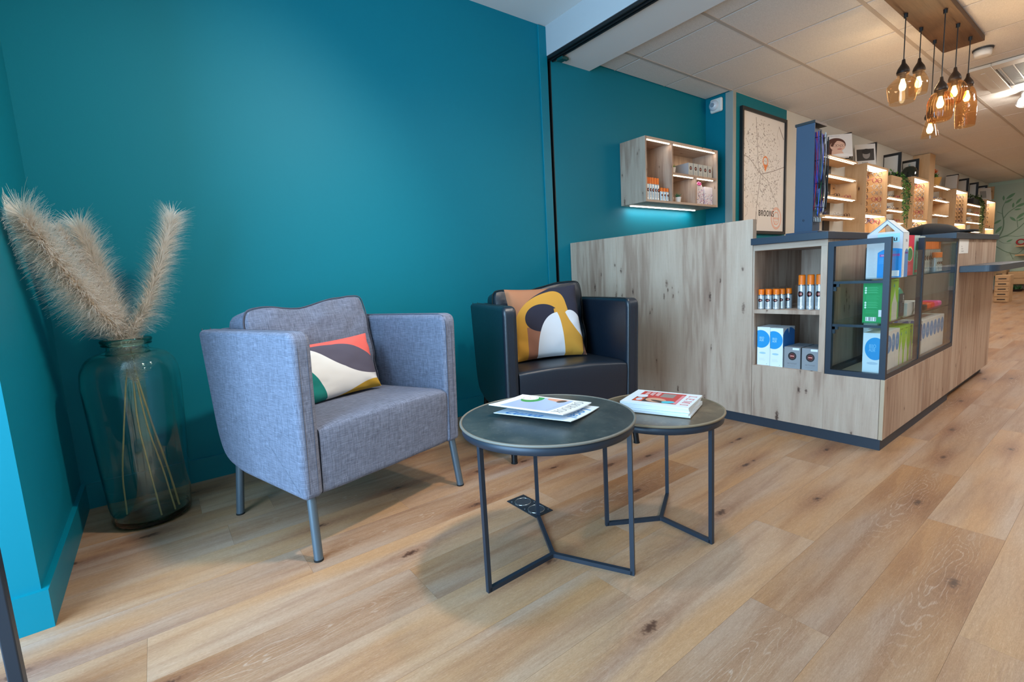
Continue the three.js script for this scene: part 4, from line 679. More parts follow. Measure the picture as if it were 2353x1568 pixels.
// ---------------------------------------------------------------- lit wall shelf over the counter
function ledStrip(parent, a, b, mat, k, col, dirDown = true) {       // strip mesh (local = world offset 0) and its light
  return { a, b, mat, k, col };
}
{
  const t = thing('wall_shelf', 'oak wall shelf box with warm light strips on the teal wall', 'shelf', [3.53, 1.425, 0.001]);
  const W = 1.04, H = 0.498, D = 0.249, T = 0.018;
  obj('side_panel', [rbx(0, 0, 0, T, H, D, 0.001, 'y', 0.3, 0.55)], M.oak, t);
  obj('side_panel', [rbx(W - T, 0, 0, W, H, D, 0.001, 'y', 0.1)], M.oak, t);
  obj('top_board', [rbx(T, H - T, 0, W - T, H, D, 0.001, 'x')], M.oak, t);
  obj('bottom_board', [rbx(T, 0, 0, W - T, T, D, 0.001, 'x', 0.4)], M.oak, t);
  obj('back_board', [bx(T, T, 0, W - T, H - T, 0.008, 'y', 0.2)], M.oak2, t);
  obj('divider', [rbx(0.347, T, 0.008, 0.365, H - T, D - 0.002, 0.001, 'y', 0.6, 0.3)], M.oak2, t);
  obj('middle_board', [rbx(0.365, 0.236, 0.008, W - T, 0.254, D - 0.002, 0.001, 'x', 0.2)], M.oak2, t);
  obj('divider', [rbx(0.69, T, 0.008, 0.708, 0.236, D - 0.002, 0.001, 'y', 0.1)], M.oak2, t);
  for (const [x0, x1, y] of [[0.025, 0.335, H - T], [0.375, 1.01, H - T], [0.372, 0.67, 0.236], [0.715, 0.985, 0.236]]) {
    obj('light_strip', [bx(x0, y - 0.007, D - 0.022, x1, y - 0.0004, D - 0.012)], M.ledWarm, t);
    areaLight(x1 - x0, 0.008, [1, 0.86, 0.7], 26, [3.53 + (x0 + x1) / 2, 1.425 + y - 0.0085, D - 0.017], [3.53 + (x0 + x1) / 2, 0, D - 0.06]);
  }
  obj('under_light_strip', [bx(0.05, -0.008, 0.05, 0.98, -0.0005, 0.06)], M.ledWhite, t);
  areaLight(0.93, 0.012, [0.86, 0.95, 1.0], 60, [3.53 + 0.515, 1.4155, 0.055], [3.53 + 0.515, 0, 0.02]);
}
const SH = 1.4435, SM = 1.6795;   // shelf floors
for (let k = 0; k < 5; k++) putCan(canBig, [3.585 + k * 0.0335, SH, 0.215], Math.PI / 2 + 0.1 * (k % 2), `${ORD[k]} tall spray can from the street end of the wall shelf`, 'tall spray cans in the wall shelf');
for (let k = 0; k < 3; k++) putCan(canSmall, [3.775 + k * 0.0395, SH, 0.212], Math.PI / 2, `${ORD[k]} short spray can beside the tall ones in the wall shelf`, 'short spray cans in the wall shelf');
const silverF = P(160, 256, (g, w, h) => { const q = g.createLinearGradient(0, 0, w, 0); g.fillStyle = '#b9bbb6'; g.fillRect(0, 0, w, h); emblem(g, w * 0.5, h * 0.4, 42); lines(g, 40, h * 0.7, 80, 4, 14, '#8b8d88', 4); });
for (let k = 0; k < 5; k++) carton('cleaner_box', `${ORD[k]} grey box from the green grass pot on the wall shelf`, 'box', [4.15 + k * 0.075, SM, 0.06], [4.217 + k * 0.075, SM + 0.105, 0.225], { pz: silverF }, 'grey cleaner boxes on the wall shelf', '#9a9da2');
M.potWhite = std('#e4e2dd', 0.5);
function smallPlant(label, pos, leafy, r) {
  const t = thing('potted_succulent', label, 'potted plant', pos), R = rngOf(Math.round(pos[0] * 1000));
  obj('pot', [lathe([[r * 0.7, 0], [r, r * 1.7], [r * 0.92, r * 1.72], [r * 0.9, r * 1.5], [0, r * 1.5]], 24)], M.potWhite, t);
  const gs = []; for (let i = 0; i < (leafy ? 90 : 26); i++) { const a = R() * 6.283, tilt = leafy ? R() * 1.2 : 0.15 + R() * 0.75, l = leafy ? r * (0.9 + R() * 0.6) : r * (1.1 + R() * 0.9), g = new THREE.ConeGeometry(leafy ? r * 0.06 : r * 0.14, l, 5); g.translate(0, l / 2, 0); g.rotateZ(tilt); g.rotateY(a); g.translate(0, r * 1.45, 0); gs.push(flat(g)); }
  obj('leaves', gs, std(leafy ? '#7fb02f' : '#2f6b4c', 0.7), t); return t;
}
smallPlant('white pot of bright green grass beside the grey boxes on the wall shelf', [3.965, SM, 0.19], true, 0.03);
smallPlant('white pot with a dark pointed succulent against the shelf divider', [3.93, SH, 0.2], false, 0.024);
smallPlant('white pot with a blue green aloe in the middle of the lower shelf cell', [4.03, SH, 0.2], false, 0.028);
{
  const fl = (seed) => canvasTex(256, 256, (g, w, h) => { g.fillStyle = '#ded9e2'; g.fillRect(0, 0, w, h); const R = rngOf(seed); for (let i = 0; i < 90; i++) { g.save(); g.translate(R() * w, h * (0.35 + R() * 0.65)); g.rotate(R() * 6.3); g.fillStyle = ['#6a76b8', '#c0487e', '#3d5f86', '#d98a4a', '#8a4f9a', '#2e3f66'][Math.floor(R() * 6)]; g.beginPath(); g.ellipse(0, 0, 4 + R() * 9, 2 + R() * 3, 0, 0, 7); g.fill(); g.restore(); } });
  const t = thing('gift_pouch', 'white floral gift pouch with a rounded pink top in the wall shelf', 'pouch', [4.325, SH, 0.19]);
  const s = new THREE.Shape(); s.moveTo(-0.065, 0); s.lineTo(0.065, 0); s.lineTo(0.068, 0.11); s.quadraticCurveTo(0.05, 0.188, -0.02, 0.188); s.quadraticCurveTo(-0.07, 0.185, -0.068, 0.13); s.closePath();
  const g = extrude(s, 0.05, 0.004, 2, 8); { const p = g.attributes.position, u = g.attributes.uv; for (let i = 0; i < p.count; i++) u.setXY(i, p.getX(i) / 0.14 + 0.5, p.getY(i) / 0.2); } g.translate(0, 0, -0.025);
  obj('pouch_body', [g], std('#ffffff', 0.7, { map: fl(3) }), t); obj('pouch_bow', [at(new THREE.TorusGeometry(0.012, 0.005, 6, 14), -0.02, 0.178, 0.032), at(new THREE.TorusGeometry(0.01, 0.005, 6, 14), 0.005, 0.176, 0.032)].map(flat), std('#e0569c', 0.6), t);
  carton('gift_box', 'white floral gift box beside the rounded pouch in the wall shelf', 'box', [4.415, SH, 0.08], [4.545, SH + 0.16, 0.215], { pz: std('#ffffff', 0.7, { map: fl(8) }), nx: std('#ffffff', 0.7, { map: fl(9) }) }, null, '#dcd8e0');
}
// ---------------------------------------------------------------- alarm siren on the return wall
{
  const t = thing('alarm_sensor', 'white plastic alarm sensor with a round eye on the teal return wall', 'alarm', [4.7925, 2.383, 0.105]);
  obj('housing', [rbx(-0.035, -0.062, -0.045, 0, 0.062, 0.075, 0.028, 'y', 0, 0, 4)], M.potWhite, t);
  obj('dome', [(() => { const g = new THREE.SphereGeometry(0.046, 24, 16); g.scale(0.75, 1, 1); g.translate(-0.036, 0.0, 0.0); return g; })()], std('#cfd6e0', 0.25), t);
  obj('speaker_eye', [(() => { const g = new THREE.CylinderGeometry(0.018, 0.02, 0.012, 24); g.rotateZ(Math.PI / 2); g.translate(-0.069, 0, 0); return g; })()], std('#8c97a6', 0.3), t);
}
// ---------------------------------------------------------------- town map poster
const mapT = canvasTex(768, 1024, (g, w, h) => {
  g.fillStyle = '#eeedec'; g.fillRect(0, 0, w, h); const R = rngOf(4); g.lineCap = 'round';
  const road = (pts, c, lw) => { g.strokeStyle = c; g.lineWidth = lw; g.beginPath(); pts.forEach((p, i) => i ? g.lineTo(p[0] * w, p[1] * h) : g.moveTo(p[0] * w, p[1] * h)); g.stroke(); };
  road([[0.3, 0.03], [0.33, 0.25], [0.36, 0.42], [0.42, 0.5], [0.38, 0.62], [0.33, 0.78], [0.31, 0.95]], '#8b8482', 7); road([[0, 0.36], [0.15, 0.38], [0.42, 0.5], [0.7, 0.46], [1, 0.4]], '#8b8482', 6); road([[0.42, 0.5], [0.6, 0.55], [0.72, 0.66], [0.86, 0.76], [0.87, 0.9]], '#8b8482', 5); road([[0.36, 0.25], [0.52, 0.34], [0.6, 0.45]], '#9a9391', 3); road([[0.86, 0.05], [0.98, 0.15]], '#7d7674', 9);
  for (let i = 0; i < 60; i++) { const a = R() * 6.28, l = 0.03 + R() * 0.12, x = 0.42 + (R() - 0.5) * 0.85, y = 0.48 + (R() - 0.5) * 0.7; road([[x, y], [x + Math.cos(a) * l * 0.5, y + Math.sin(a) * l * 0.5 + 0.01], [x + Math.cos(a + 0.4) * l, y + Math.sin(a + 0.4) * l]], '#aca6a3', 1.6 + R() * 2); }
  for (let i = 0; i < 900; i++) { const a = R() * 6.28, d = Math.pow(R(), 0.6) * 0.5, x = 0.45 + Math.cos(a) * d * 0.95, y = 0.46 + Math.sin(a) * d * 0.85; if (x < 0.02 || x > 0.98 || y < 0.03 || y > 0.8) continue; g.save(); g.translate(x * w, y * h); g.rotate(R() * 3); g.fillStyle = ['#8f8987', '#a39d9a', '#777170', '#b5afac'][Math.floor(R() * 4)]; const s = 2 + R() * 7; g.fillRect(-s, -s * 0.6, s * (1 + R()), s * (0.7 + R() * 0.6)); g.restore(); }
  g.strokeStyle = '#ea8a4e'; g.lineWidth = 13; g.beginPath(); g.ellipse(w * 0.53, h * 0.385, 44, 44, 0, 0, 7); g.stroke(); g.fillStyle = '#ea8a4e'; g.beginPath(); g.moveTo(w * 0.53 - 40, h * 0.41); g.lineTo(w * 0.53 + 40, h * 0.41); g.lineTo(w * 0.53, h * 0.475); g.fill();
  g.strokeStyle = '#e9a488'; g.lineWidth = 7; for (const r of [58, 88, 100]) { g.beginPath(); g.arc(w * 0.82, h * 0.88, r, 0, 7); g.stroke(); } g.fillStyle = '#e9a488'; g.font = 'bold 26px sans-serif'; g.textAlign = 'center'; g.fillText('BROONS', w * 0.82, h * 0.89); lines(g, w * 0.76, h * 0.905, 90, 3, 14, '#e9a488', 4);
  g.fillStyle = '#3a3735'; g.font = 'bold 74px sans-serif'; g.textAlign = 'left'; g.fillText('BROONS', w * 0.37, h * 0.865);
});
{
  const t = thing('framed_map', 'tall black framed town map poster on the teal wall', 'poster', [4.915, 1.19, 0.2685]);
  const W = 0.91, H = 1.166, f = 0.03;
  for (const [a, b, c, d] of [[0, 0, f, H], [W - f, 0, W, H]]) obj('frame_side', [rbx(a, b, 0, c, d, 0.03, 0.002)], M.black, t);
  for (const y of [0, H - f]) obj('frame_side', [rbx(f, y, 0, W - f, y + f, 0.03, 0.002)], M.black, t);
  obj('map_print', [at(new THREE.BoxGeometry(W - 2 * f, H - 2 * f, 0.004), W / 2, H / 2, 0.012)], std('#ffffff', 0.7, { map: mapT }), t);
}
// ---------------------------------------------------------------- cord stand on the worktop
{
  const t = thing('cord_stand', 'navy metal counter stand hung with coloured spectacle cords', 'display stand', [3.0, 1.02, 1.565]);
  const H = 0.53, Dx = 0.14, Dz = 0.083, nv = std('#253c55', 0.55);
  obj('base_plate', [rbx(-0.03, 0, -0.03, 0.19, 0.012, 0.12, 0.003)], nv, t);
  obj('column_front', [rbx(0, 0.012, 0, 0.006, H, Dz, 0.001)], nv, t);
  obj('column_back', [bx(0.006, 0.012, 0.02, Dx, H - 0.01, 0.063)], std('#39475a', 0.6), t);
  obj('top_cap', [bx(-0.002, H, -0.006, Dx, H + 0.012, Dz + 0.002)], M.black, t);
  obj('lock', [(() => { const g = new THREE.TorusGeometry(0.004, 0.001, 6, 16); g.rotateY(Math.PI / 2); g.translate(-0.0005, 0.07, 0.042); return g; })()], M.black, t);
  for (const y of [0.13, 0.245, 0.355, 0.465]) for (const x of [0.03, 0.085]) obj('hook', [cyl([x, y, 0.022], [x, y, -0.012], 0.0018), cyl([x, y, 0.06], [x, y, 0.1], 0.0018)], M.black, t);
  const cols = ['#15181c', '#1c2c8a', '#2b50d8', '#b51f52', '#141416', '#6b7f94', '#3c63e0', '#c0c6cc', '#2e8a5a', '#101014', '#8a2f8f', '#1f3fae', '#c9ccd0', '#22262c'], R = rngOf(9);
  for (let i = 0; i < 30; i++) {
    const x = 0.012 + (i % 15) * 0.0088, y1 = i < 15 ? 0.47 + R() * 0.03 : 0.28 + R() * 0.08, l = i < 15 ? 0.22 + R() * 0.12 : 0.16 + R() * 0.06, z = 0.068 + R() * 0.028, sway = (R() - 0.5) * 0.02;
    obj('spectacle_cord', [tube([[x, y1, z], [x + sway, y1 - l * 0.5, z + 0.006], [x + sway * 0.6, y1 - l, z], [x + sway * 0.6 + 0.004, y1 - l + 0.006, z - 0.002], [x + sway + 0.006, y1 - l * 0.5, z - 0.006], [x + 0.004, y1, z - 0.003]], 0.0013 + R() * 0.0006, 26, 5)], std(cols[i % cols.length], 0.5), t);
  }
  for (let i = 0; i < 12; i++) obj('cord_clip', [rbx(0.012 + (i % 6) * 0.02, 0.06 + Math.floor(i / 6) * 0.14, 0.07, 0.019 + (i % 6) * 0.02, 0.085 + Math.floor(i / 6) * 0.14, 0.078, 0.002)], M.canRim, t);
}
// black cap and tray on the closed cabinet
{
  const t = thing('cap', 'black soft fabric cap lying on the dark counter top', 'cap', [4.46, 1.0035, 1.8]);
  const g = new THREE.SphereGeometry(0.16, 28, 14, 0, Math.PI * 2, 0, Math.PI / 2), p = g.attributes.position; for (let i = 0; i < p.count; i++) { const x = p.getX(i), y = p.getY(i), z = p.getZ(i), k = 1 + 0.25 * (fbm(x * 9 + 4, z * 9 + 2, 3, 3) - 0.5); p.setXYZ(i, x * 1.35 * k, Math.pow(y / 0.16, 0.8) * 0.075 * k * (1 - 0.35 * x / 0.2), z * 0.9 * k); } g.computeVertexNormals();
  obj('crown', [g], std('#101217', 0.85), t);
  obj('peak', [(() => { const s = roundShape([[-0.12, -0.02], [0.14, -0.02], [0.12, 0.12], [-0.1, 0.12]], [0.03, 0.03, 0.07, 0.07]); const q = extrude(s, 0.006, 0.002, 2, 8); q.rotateX(Math.PI / 2 - 0.05); q.translate(-0.05, 0.014, 0.1); return q; })()], std('#101217', 0.8), t);
}
tag(obj('serving_tray', [rbx(4.74, 1.0035, 1.66, 5.08, 1.018, 1.92, 0.004), rbx(4.78, 1.0185, 1.7, 5.02, 1.05, 1.88, 0.006)], std('#3a2c24', 0.6)), 'dark brown folder and tray stacked beside the black cap', 'tray');

// ---------------------------------------------------------------- six-light pendant
{
  const t = thing('pendant_lamp', 'ceiling lamp with six amber glass shades hanging from a dark wooden plate', 'lamp', [4.1, TY, 1.585]);
  const dk = rep(woodTex(512, 256, 1.4, 0.3, 303, { ...fo, light: [104, 76, 56], mid: [84, 60, 44], dark: [58, 40, 30], knots: 1 }), 1.4, 0.3);
  obj('ceiling_plate', [rbx(0, -0.04, 0, 1.37, -0.003, 0.235, 0.004, 'x')], std('#ffffff', 0.55, { map: dk }), t);
  const amber = (k) => phys('#ffffff', 0.04, { transmission: 1, thickness: 0, ior: 1.45, color: new THREE.Color(k) });
  const clear = amber('#fae6c8'), ribM = amber('#f8d3a0'), texM = amber('#f6d2a4'), socket = std('#2b211c', 0.45, { metalness: 0.5 });
  const bulbM = M.led(13, [1, 0.74, 0.36]);
  const prof = {
    bell: [[0.03, 0], [0.032, -0.02], [0.05, -0.035], [0.078, -0.065], [0.083, -0.085], [0.078, -0.13], [0.066, -0.185]],
    dome: [[0.02, 0], [0.035, -0.02], [0.052, -0.055], [0.056, -0.09], [0.05, -0.15]],
    cone: [[0.02, 0], [0.03, -0.03], [0.042, -0.08], [0.053, -0.135]],
    barrel: [[0.022, 0], [0.045, -0.02], [0.062, -0.055], [0.066, -0.1], [0.065, -0.15], [0.055, -0.185], [0.03, -0.195]],
    tulip: [[0.022, 0], [0.048, -0.02], [0.064, -0.05], [0.066, -0.08], [0.055, -0.125], [0.035, -0.155]],
    tall: [[0.022, 0], [0.042, -0.03], [0.054, -0.08], [0.06, -0.14], [0.06, -0.22], [0.056, -0.285]],
  };
  const list = [[4.43, 1.612, 2.07, 'bell', clear], [4.766, 1.613, 2.15, 'dome', clear], [5.108, 1.613, 1.89, 'cone', clear], [4.598, 1.772, 1.94, 'barrel', ribM], [4.933, 1.771, 2.068, 'tulip', ribM], [5.283, 1.774, 2.096, 'tall', texM]];
  for (const [wx, wz, wy, kind, mat] of list) {
    const x = wx - 4.1, z = wz - 1.585, y = wy - TY, pd = new THREE.Group(); pd.name = 'pendant'; t.add(pd);
    obj('cord', [cyl([x, y + 0.06, z], [x, -0.04, z], 0.0032, 0.0032, 8), cyl([x, -0.065, z], [x, -0.04, z], 0.011, 0.012, 14)], M.black, pd);
    obj('lamp_holder', [at(lathe([[0.008, 0.085], [0.012, 0.06], [0.03, 0.03], [0.036, 0.01], [0.034, -0.005], [0.018, -0.008], [0.016, -0.035], [0, -0.036]], 24), x, y, z)], socket, pd);
    const pts = new THREE.SplineCurve(prof[kind].map((p) => new THREE.Vector2(...p))).getPoints(28), g = new THREE.LatheGeometry(pts, 96), p = g.attributes.position;
    if (kind === 'barrel' || kind === 'tulip') for (let i = 0; i < p.count; i++) { const a = Math.atan2(p.getZ(i), p.getX(i)), r = Math.hypot(p.getX(i), p.getZ(i)) * (1 + 0.03 * Math.cos(a * 24)); p.setX(i, Math.cos(a) * r); p.setZ(i, Math.sin(a) * r); }
    if (kind === 'tall') for (let i = 0; i < p.count; i++) { const a = Math.atan2(p.getZ(i), p.getX(i)), r = Math.hypot(p.getX(i), p.getZ(i)) * (1 + 0.02 * Math.cos(a * 18) * Math.cos(p.getY(i) * 260)); p.setX(i, Math.cos(a) * r); p.setZ(i, Math.sin(a) * r); }
    g.computeVertexNormals(); g.translate(x, y, z);
    obj('glass_shade', [g], mat, pd);
    const by = y - 0.075;
    obj('bulb', [at(lathe([[0, -0.032], [0.012, -0.03], [0.019, -0.015], [0.019, 0.0], [0.012, 0.025], [0.009, 0.04]], 20), x, by, z)], bulbM, pd);
    const l = new THREE.PointLight(new THREE.Color().setRGB(1, 0.85, 0.66), 0.25, 0, 2); l.position.set(wx, wy - 0.08, wz); l.castShadow = true; l.shadow.radius = 0.7; scene.add(l);
  }
}
// ---------------------------------------------------------------- ceiling fittings
{
  const t = thing('ceiling_sensor', 'white round ceiling sensor beyond the wooden lamp plate', 'sensor', [5.79, TY, 1.76]);
  obj('sensor_base', [cyl([0, -0.012, 0], [0, -0.0032, 0], 0.062, 0.064, 32)], std('#2c2a2c', 0.5), t);
  obj('sensor_body', [lathe([[0, -0.06], [0.04, -0.059], [0.052, -0.052], [0.057, -0.012], [0, -0.012]], 36)], M.potWhite, t);
}
{
  const t = thing('ceiling_cassette', 'white square ceiling air conditioning cassette with dark grille', 'air conditioner', [6.25, TY, 1.6]);
  const W = 1.0, off = std('#d9d4ca', 0.5);
  obj('fascia', [rbx(0, -0.03, 0, W, -0.0035, 0.14, 0.006), rbx(0, -0.03, W - 0.14, W, -0.0035, W, 0.006), rbx(0, -0.03, 0.14, 0.14, -0.0035, W - 0.14, 0.006), rbx(W - 0.14, -0.03, 0.14, W, -0.0035, W - 0.14, 0.006)], off, t);
  obj('grille_back', [bx(0.14, -0.012, 0.14, W - 0.14, -0.0035, W - 0.14)], std('#2a211b', 0.8), t);
  for (let i = 0; i < 24; i++) obj('grille_slat', [bx(0.15 + i * 0.0295, -0.024, 0.15, 0.154 + i * 0.0295, -0.012, W - 0.15)], off, t);
  for (let i = 0; i < 9; i++) obj('grille_bar', [bx(0.14, -0.026, 0.17 + i * 0.08, W - 0.14, -0.022, 0.178 + i * 0.08)], off, t);
  for (const z of [0.05, W - 0.08]) obj('air_flap', [bx(0.16, -0.034, z, W - 0.16, -0.03, z + 0.03)], off, t);
}
{
  const t = thing('track_spotlight', 'white track spotlight glowing below the tiled ceiling past the cassette', 'spotlight', [7.6, TY, 1.79]);
  obj('spot_mount', [cyl([0, -0.045, 0], [0, -0.0035, 0], 0.03, 0.03, 20)], M.potWhite, t);
  obj('spot_head', [(() => { const g = new THREE.CylinderGeometry(0.048, 0.048, 0.11, 28, 1, true); g.rotateX(0.5); g.rotateZ(1.0); g.translate(0, -0.085, 0); return g; })()], std('#d8d8da', 0.4, { side: THREE.DoubleSide }), t);
  obj('spot_lamp', [(() => { const g = new THREE.SphereGeometry(0.044, 20, 14); g.translate(-0.03, -0.1, 0.0); return g; })()], M.led(16, [1, 0.97, 0.9]), t);
  const l = new THREE.PointLight(new THREE.Color().setRGB(1, 0.92, 0.8), 2.5, 0, 2); l.position.set(7.57, TY - 0.1, 1.79); l.castShadow = true; l.shadow.radius = 2; scene.add(l);
}
for (const [x, z, w] of [[3.75, 2.95, 'opposite the glass display case'], [5.6, 2.95, 'opposite the closed cabinet'], [7.9, 2.6, 'past the cassette'], [10.0, 1.9, 'halfway along the spectacle wall'], [13.5, 2.2, 'near the mint end wall']]) {
  const t = thing('ceiling_panel_light', 'square white ceiling panel light ' + w, 'light', [x, TY, z]);
  obj('panel_frame', [rbx(-0.3, -0.012, -0.3, 0.3, -0.0035, -0.28, 0.002), rbx(-0.3, -0.012, 0.28, 0.3, -0.0035, 0.3, 0.002), rbx(-0.3, -0.012, -0.28, -0.28, -0.0035, 0.28, 0.002), rbx(0.28, -0.012, -0.28, 0.3, -0.0035, 0.28, 0.002)], M.white, t);
  obj('light_panel', [bx(-0.28, -0.008, -0.28, 0.28, -0.004, 0.28)], M.led(3, [1, 0.9, 0.74]), t);
  areaLight(0.54, 0.54, [1, 0.98, 0.95], 24, [x, TY - 0.014, z], [x, 0, z + 0.001]);
}
// ---------------------------------------------------------------- spectacle wall along the white side
const WZ = 0.2685, FZ = 0.5;
M.upright = std('#2a2624', 0.5); M.shelfWhite = std('#d8d6d0', 0.7);
function wallUnit(label, x0, x1, ys, box) {
  const t = thing('spectacle_shelf', label, 'shelf', [x0, 0, WZ]);
  const W = x1 - x0, D = FZ - WZ;
  obj('back_upright', [bx(W * 0.62, 0.1, 0, W * 0.62 + 0.16, 2.03, 0.02)], M.upright, t);
  obj('base_box', [bx(0, 0, 0, W, 0.95, D - 0.02, 'x')], M.shelfOak, t);
  for (const y of ys) {
    obj('shelf_board', [rbx(0, y, 0.02, W, y + 0.024, D, 0.001, 'x', y)], M.shelfOak, t);
    obj('light_strip', [bx(0.02, y - 0.004, D - 0.03, W - 0.06, y + 0.0, D - 0.016), bx(0.02, y, D, W - 0.06, y + 0.006, D + 0.004)], M.ledWarm, t);
    areaLight(W - 0.1, 0.02, [1, 0.94, 0.84], 8, [x0 + W / 2, y - 0.007, WZ + D - 0.03], [x0 + W / 2, 0, WZ + D - 0.08]);
  }
  if (box) { obj('box_side', [rbx(W - 0.02, ys[box] + 0.024, 0.0, W, ys[box - 1], D - 0.001, 0.001)], M.shelfOak, t); obj('box_back', [bx(0, ys[box] + 0.024, 0.0, W - 0.02, ys[box - 1], 0.012, 'x')], M.shelfOak, t); }
  return t;
}
function tallBox(label, x0, x1, top, mid) {
  const t = thing('spectacle_column', label, 'display column', [x0, 0, WZ]); const W = x1 - x0, D = FZ - WZ, T = 0.022;
  obj('column_side', [rbx(0, 0, 0, T, top, D, 0.001, 'y', x0)], M.shelfOak, t); obj('column_side', [rbx(W - T, 0, 0, W, top, D, 0.001, 'y', x0 + 0.4)], M.shelfOak, t);
  obj('column_top', [rbx(T, top - T, 0, W - T, top, D, 0.001, 'x')], M.shelfOak, t); obj('column_back', [bx(T, 0, 0, W - T, top - T, 0.012, 'y', x0)], M.shelfOak, t);
  obj('middle_board', [rbx(T, mid, 0.012, W - T, mid + T, D, 0.001, 'x')], M.shelfOak, t);
  obj('base_board', [rbx(T, 0.9, 0.012, W - T, 0.94, D, 0.001, 'x')], M.shelfOak, t);
  obj('rod_panel', [bx(W * 0.42, mid + T + 0.03, 0.012, W * 0.42 + 0.14, top - 0.06, 0.03)], M.upright, t);
  for (const y of [top - T, mid]) { obj('light_panel', [bx(T + 0.01, y - 0.005, D * 0.4, W - T - 0.01, y, D - 0.01)], M.ledWarm, t); areaLight(W - 0.1, 0.06, [1, 0.93, 0.82], 6.5, [x0 + W / 2, y - 0.008, WZ + D * 0.7], [x0 + W / 2, 0, WZ + D * 0.7 - 0.05]); }
  return t;
}
wallUnit('open oak spectacle shelf with four lit boards under the portrait card', 6.28, 7.2, [2.0, 1.8, 1.575, 1.362], 2);
tallBox('tall lit oak column of spectacles under the black and white card', 7.5, 8.3, 2.047, 1.43);
wallUnit('oak spectacle shelf with lit boards under the wooden planter', 8.33, 9.08, [1.84, 1.675, 1.515, 1.35], 0);
tallBox('tall lit oak column of spectacles beside the trailing ivy', 9.45, 10.26, 2.045, 1.425);
wallUnit('oak spectacle shelf with small lit boxes under the flower basket', 10.62, 11.56, [1.985, 1.77, 1.535], 2);
tallBox('tall lit oak column of spectacles under the leaning books', 11.97, 12.86, 2.035, 1.43);
wallUnit('oak spectacle shelf with lit boards below the dark trailing plant', 12.88, 14.22, [1.81, 1.64, 1.475, 1.3], 0);
tallBox('tall lit oak column of spectacles next to the mint end wall', 14.6, 15.56, 1.99, 1.39);
{
  const t = thing('oak_column', 'square oak clad ceiling column between the spectacle shelves', 'column', [10.3, 0, WZ]);
  obj('column_panel', [rbx(0, 0, 0, 0.012, TY - 0.004, 0.2, 0.001, 'y')], M.shelfOak, t); obj('column_panel', [rbx(0, 0, 0.2, 0.3, TY - 0.004, 0.212, 0.001, 'y', 0.3)], M.shelfOak, t); obj('column_panel', [rbx(0.288, 0, 0, 0.3, TY - 0.004, 0.2, 0.001, 'y')], M.shelfOak, t);
}
// flag panels standing out from the wall
const mirrorM = std('#c9c9c6', 0.5), flagLabels = ['behind the portrait card', 'behind the black and white card', 'above the wooden planter', 'beside the glass cloche', 'behind the leaning books', 'past the leaning books', 'above the dark trailing plant', 'nearest the mint wall but one'];
[[6.98, 2.05, 0.23], [7.86, 2.07, 0.22], [8.92, 2.02, 0.205], [9.78, 2.08, 0.2], [12.4, 2.06, 0.17], [13.3, 1.98, 0.16], [14.28, 1.98, 0.14], [15.16, 2.0, 0.14]].forEach(([x, y0, d], i) => {
  const t = thing('flag_frame', 'black framed white panel standing out from the wall ' + flagLabels[i], 'sign frame', [x, 0, WZ]), y1 = 2.335, b = 0.035;
  obj('frame_side', [bx(-0.012, y0, 0, 0.012, y0 + b, d), bx(-0.012, y1 - b, 0, 0.012, y1, d), bx(-0.012, y0 + b, d - b, 0.012, y1 - b, d), bx(-0.012, y0 + b, 0, 0.012, y1 - b, 0.008)], M.black, t);
  obj('panel', [bx(-0.007, y0 + b, 0.008, 0.007, y1 - b, d - b)], mirrorM, t);
});
tag(obj('wood_sign', [rbx(15.9, 2.08, WZ, 15.93, 2.36, 0.41, 0.002, 'y')], M.shelfOak), 'small oak panel standing out from the wall beside the mint end', 'sign');
// cards on the shelves
const portrait = canvasTex(300, 400, (g, w, h) => {
  g.fillStyle = '#e6e3e0'; g.fillRect(0, 0, w, h); g.fillStyle = '#9aa0a6'; g.font = '24px sans-serif'; g.fillText('collection', 90, 34);
  g.fillStyle = '#59342a'; g.beginPath(); g.ellipse(150, 190, 92, 128, 0.05, 0, 7); g.fill(); g.fillRect(60, 190, 60, 190);
  g.fillStyle = '#e2b9a4'; g.beginPath(); g.ellipse(172, 205, 66, 92, -0.08, 0, 7); g.fill(); g.beginPath(); g.moveTo(120, 270); g.lineTo(205, 285); g.lineTo(240, 400); g.lineTo(110, 400); g.fill(); g.fillStyle = '#f0eeec'; g.beginPath(); g.ellipse(190, 400, 120, 62, 0, 0, 7); g.fill();
  g.fillStyle = '#59342a'; g.beginPath(); g.moveTo(110, 200); g.quadraticCurveTo(120, 90, 190, 92); g.quadraticCurveTo(150, 120, 130, 210); g.fill();
  g.strokeStyle = '#5b4a44'; g.lineWidth = 3; g.beginPath(); g.ellipse(158, 195, 26, 20, 0, 0, 7); g.stroke(); g.beginPath(); g.ellipse(214, 198, 22, 19, 0, 0, 7); g.stroke(); g.fillStyle = '#3d2a26'; g.beginPath(); g.arc(160, 195, 6, 0, 7); g.arc(212, 198, 5, 0, 7); g.fill(); g.strokeStyle = '#b07a68'; g.beginPath(); g.moveTo(190, 200); g.lineTo(198, 232); g.lineTo(184, 236); g.stroke(); g.fillStyle = '#b04f4a'; g.beginPath(); g.ellipse(188, 258, 22, 7, 0, 0, 7); g.fill();
});
function tentCard(name, label, x, y, z, w, h, T, turn) {
  const t = thing(name, label, 'card', [x, y, z], turn), a = 0.14;
  const g1 = new THREE.BoxGeometry(w, h, 0.002); g1.translate(0, h / 2, 0); g1.rotateX(-a); const g2 = new THREE.BoxGeometry(w, h, 0.002); g2.translate(0, h / 2, 0); g2.rotateX(a); g2.translate(0, 0, -2 * Math.sin(a) * h);
  obj('card_front', [g1], std('#ffffff', 0.6, { map: T }), t); obj('card_back', [g2], M.paper, t); return t;
}
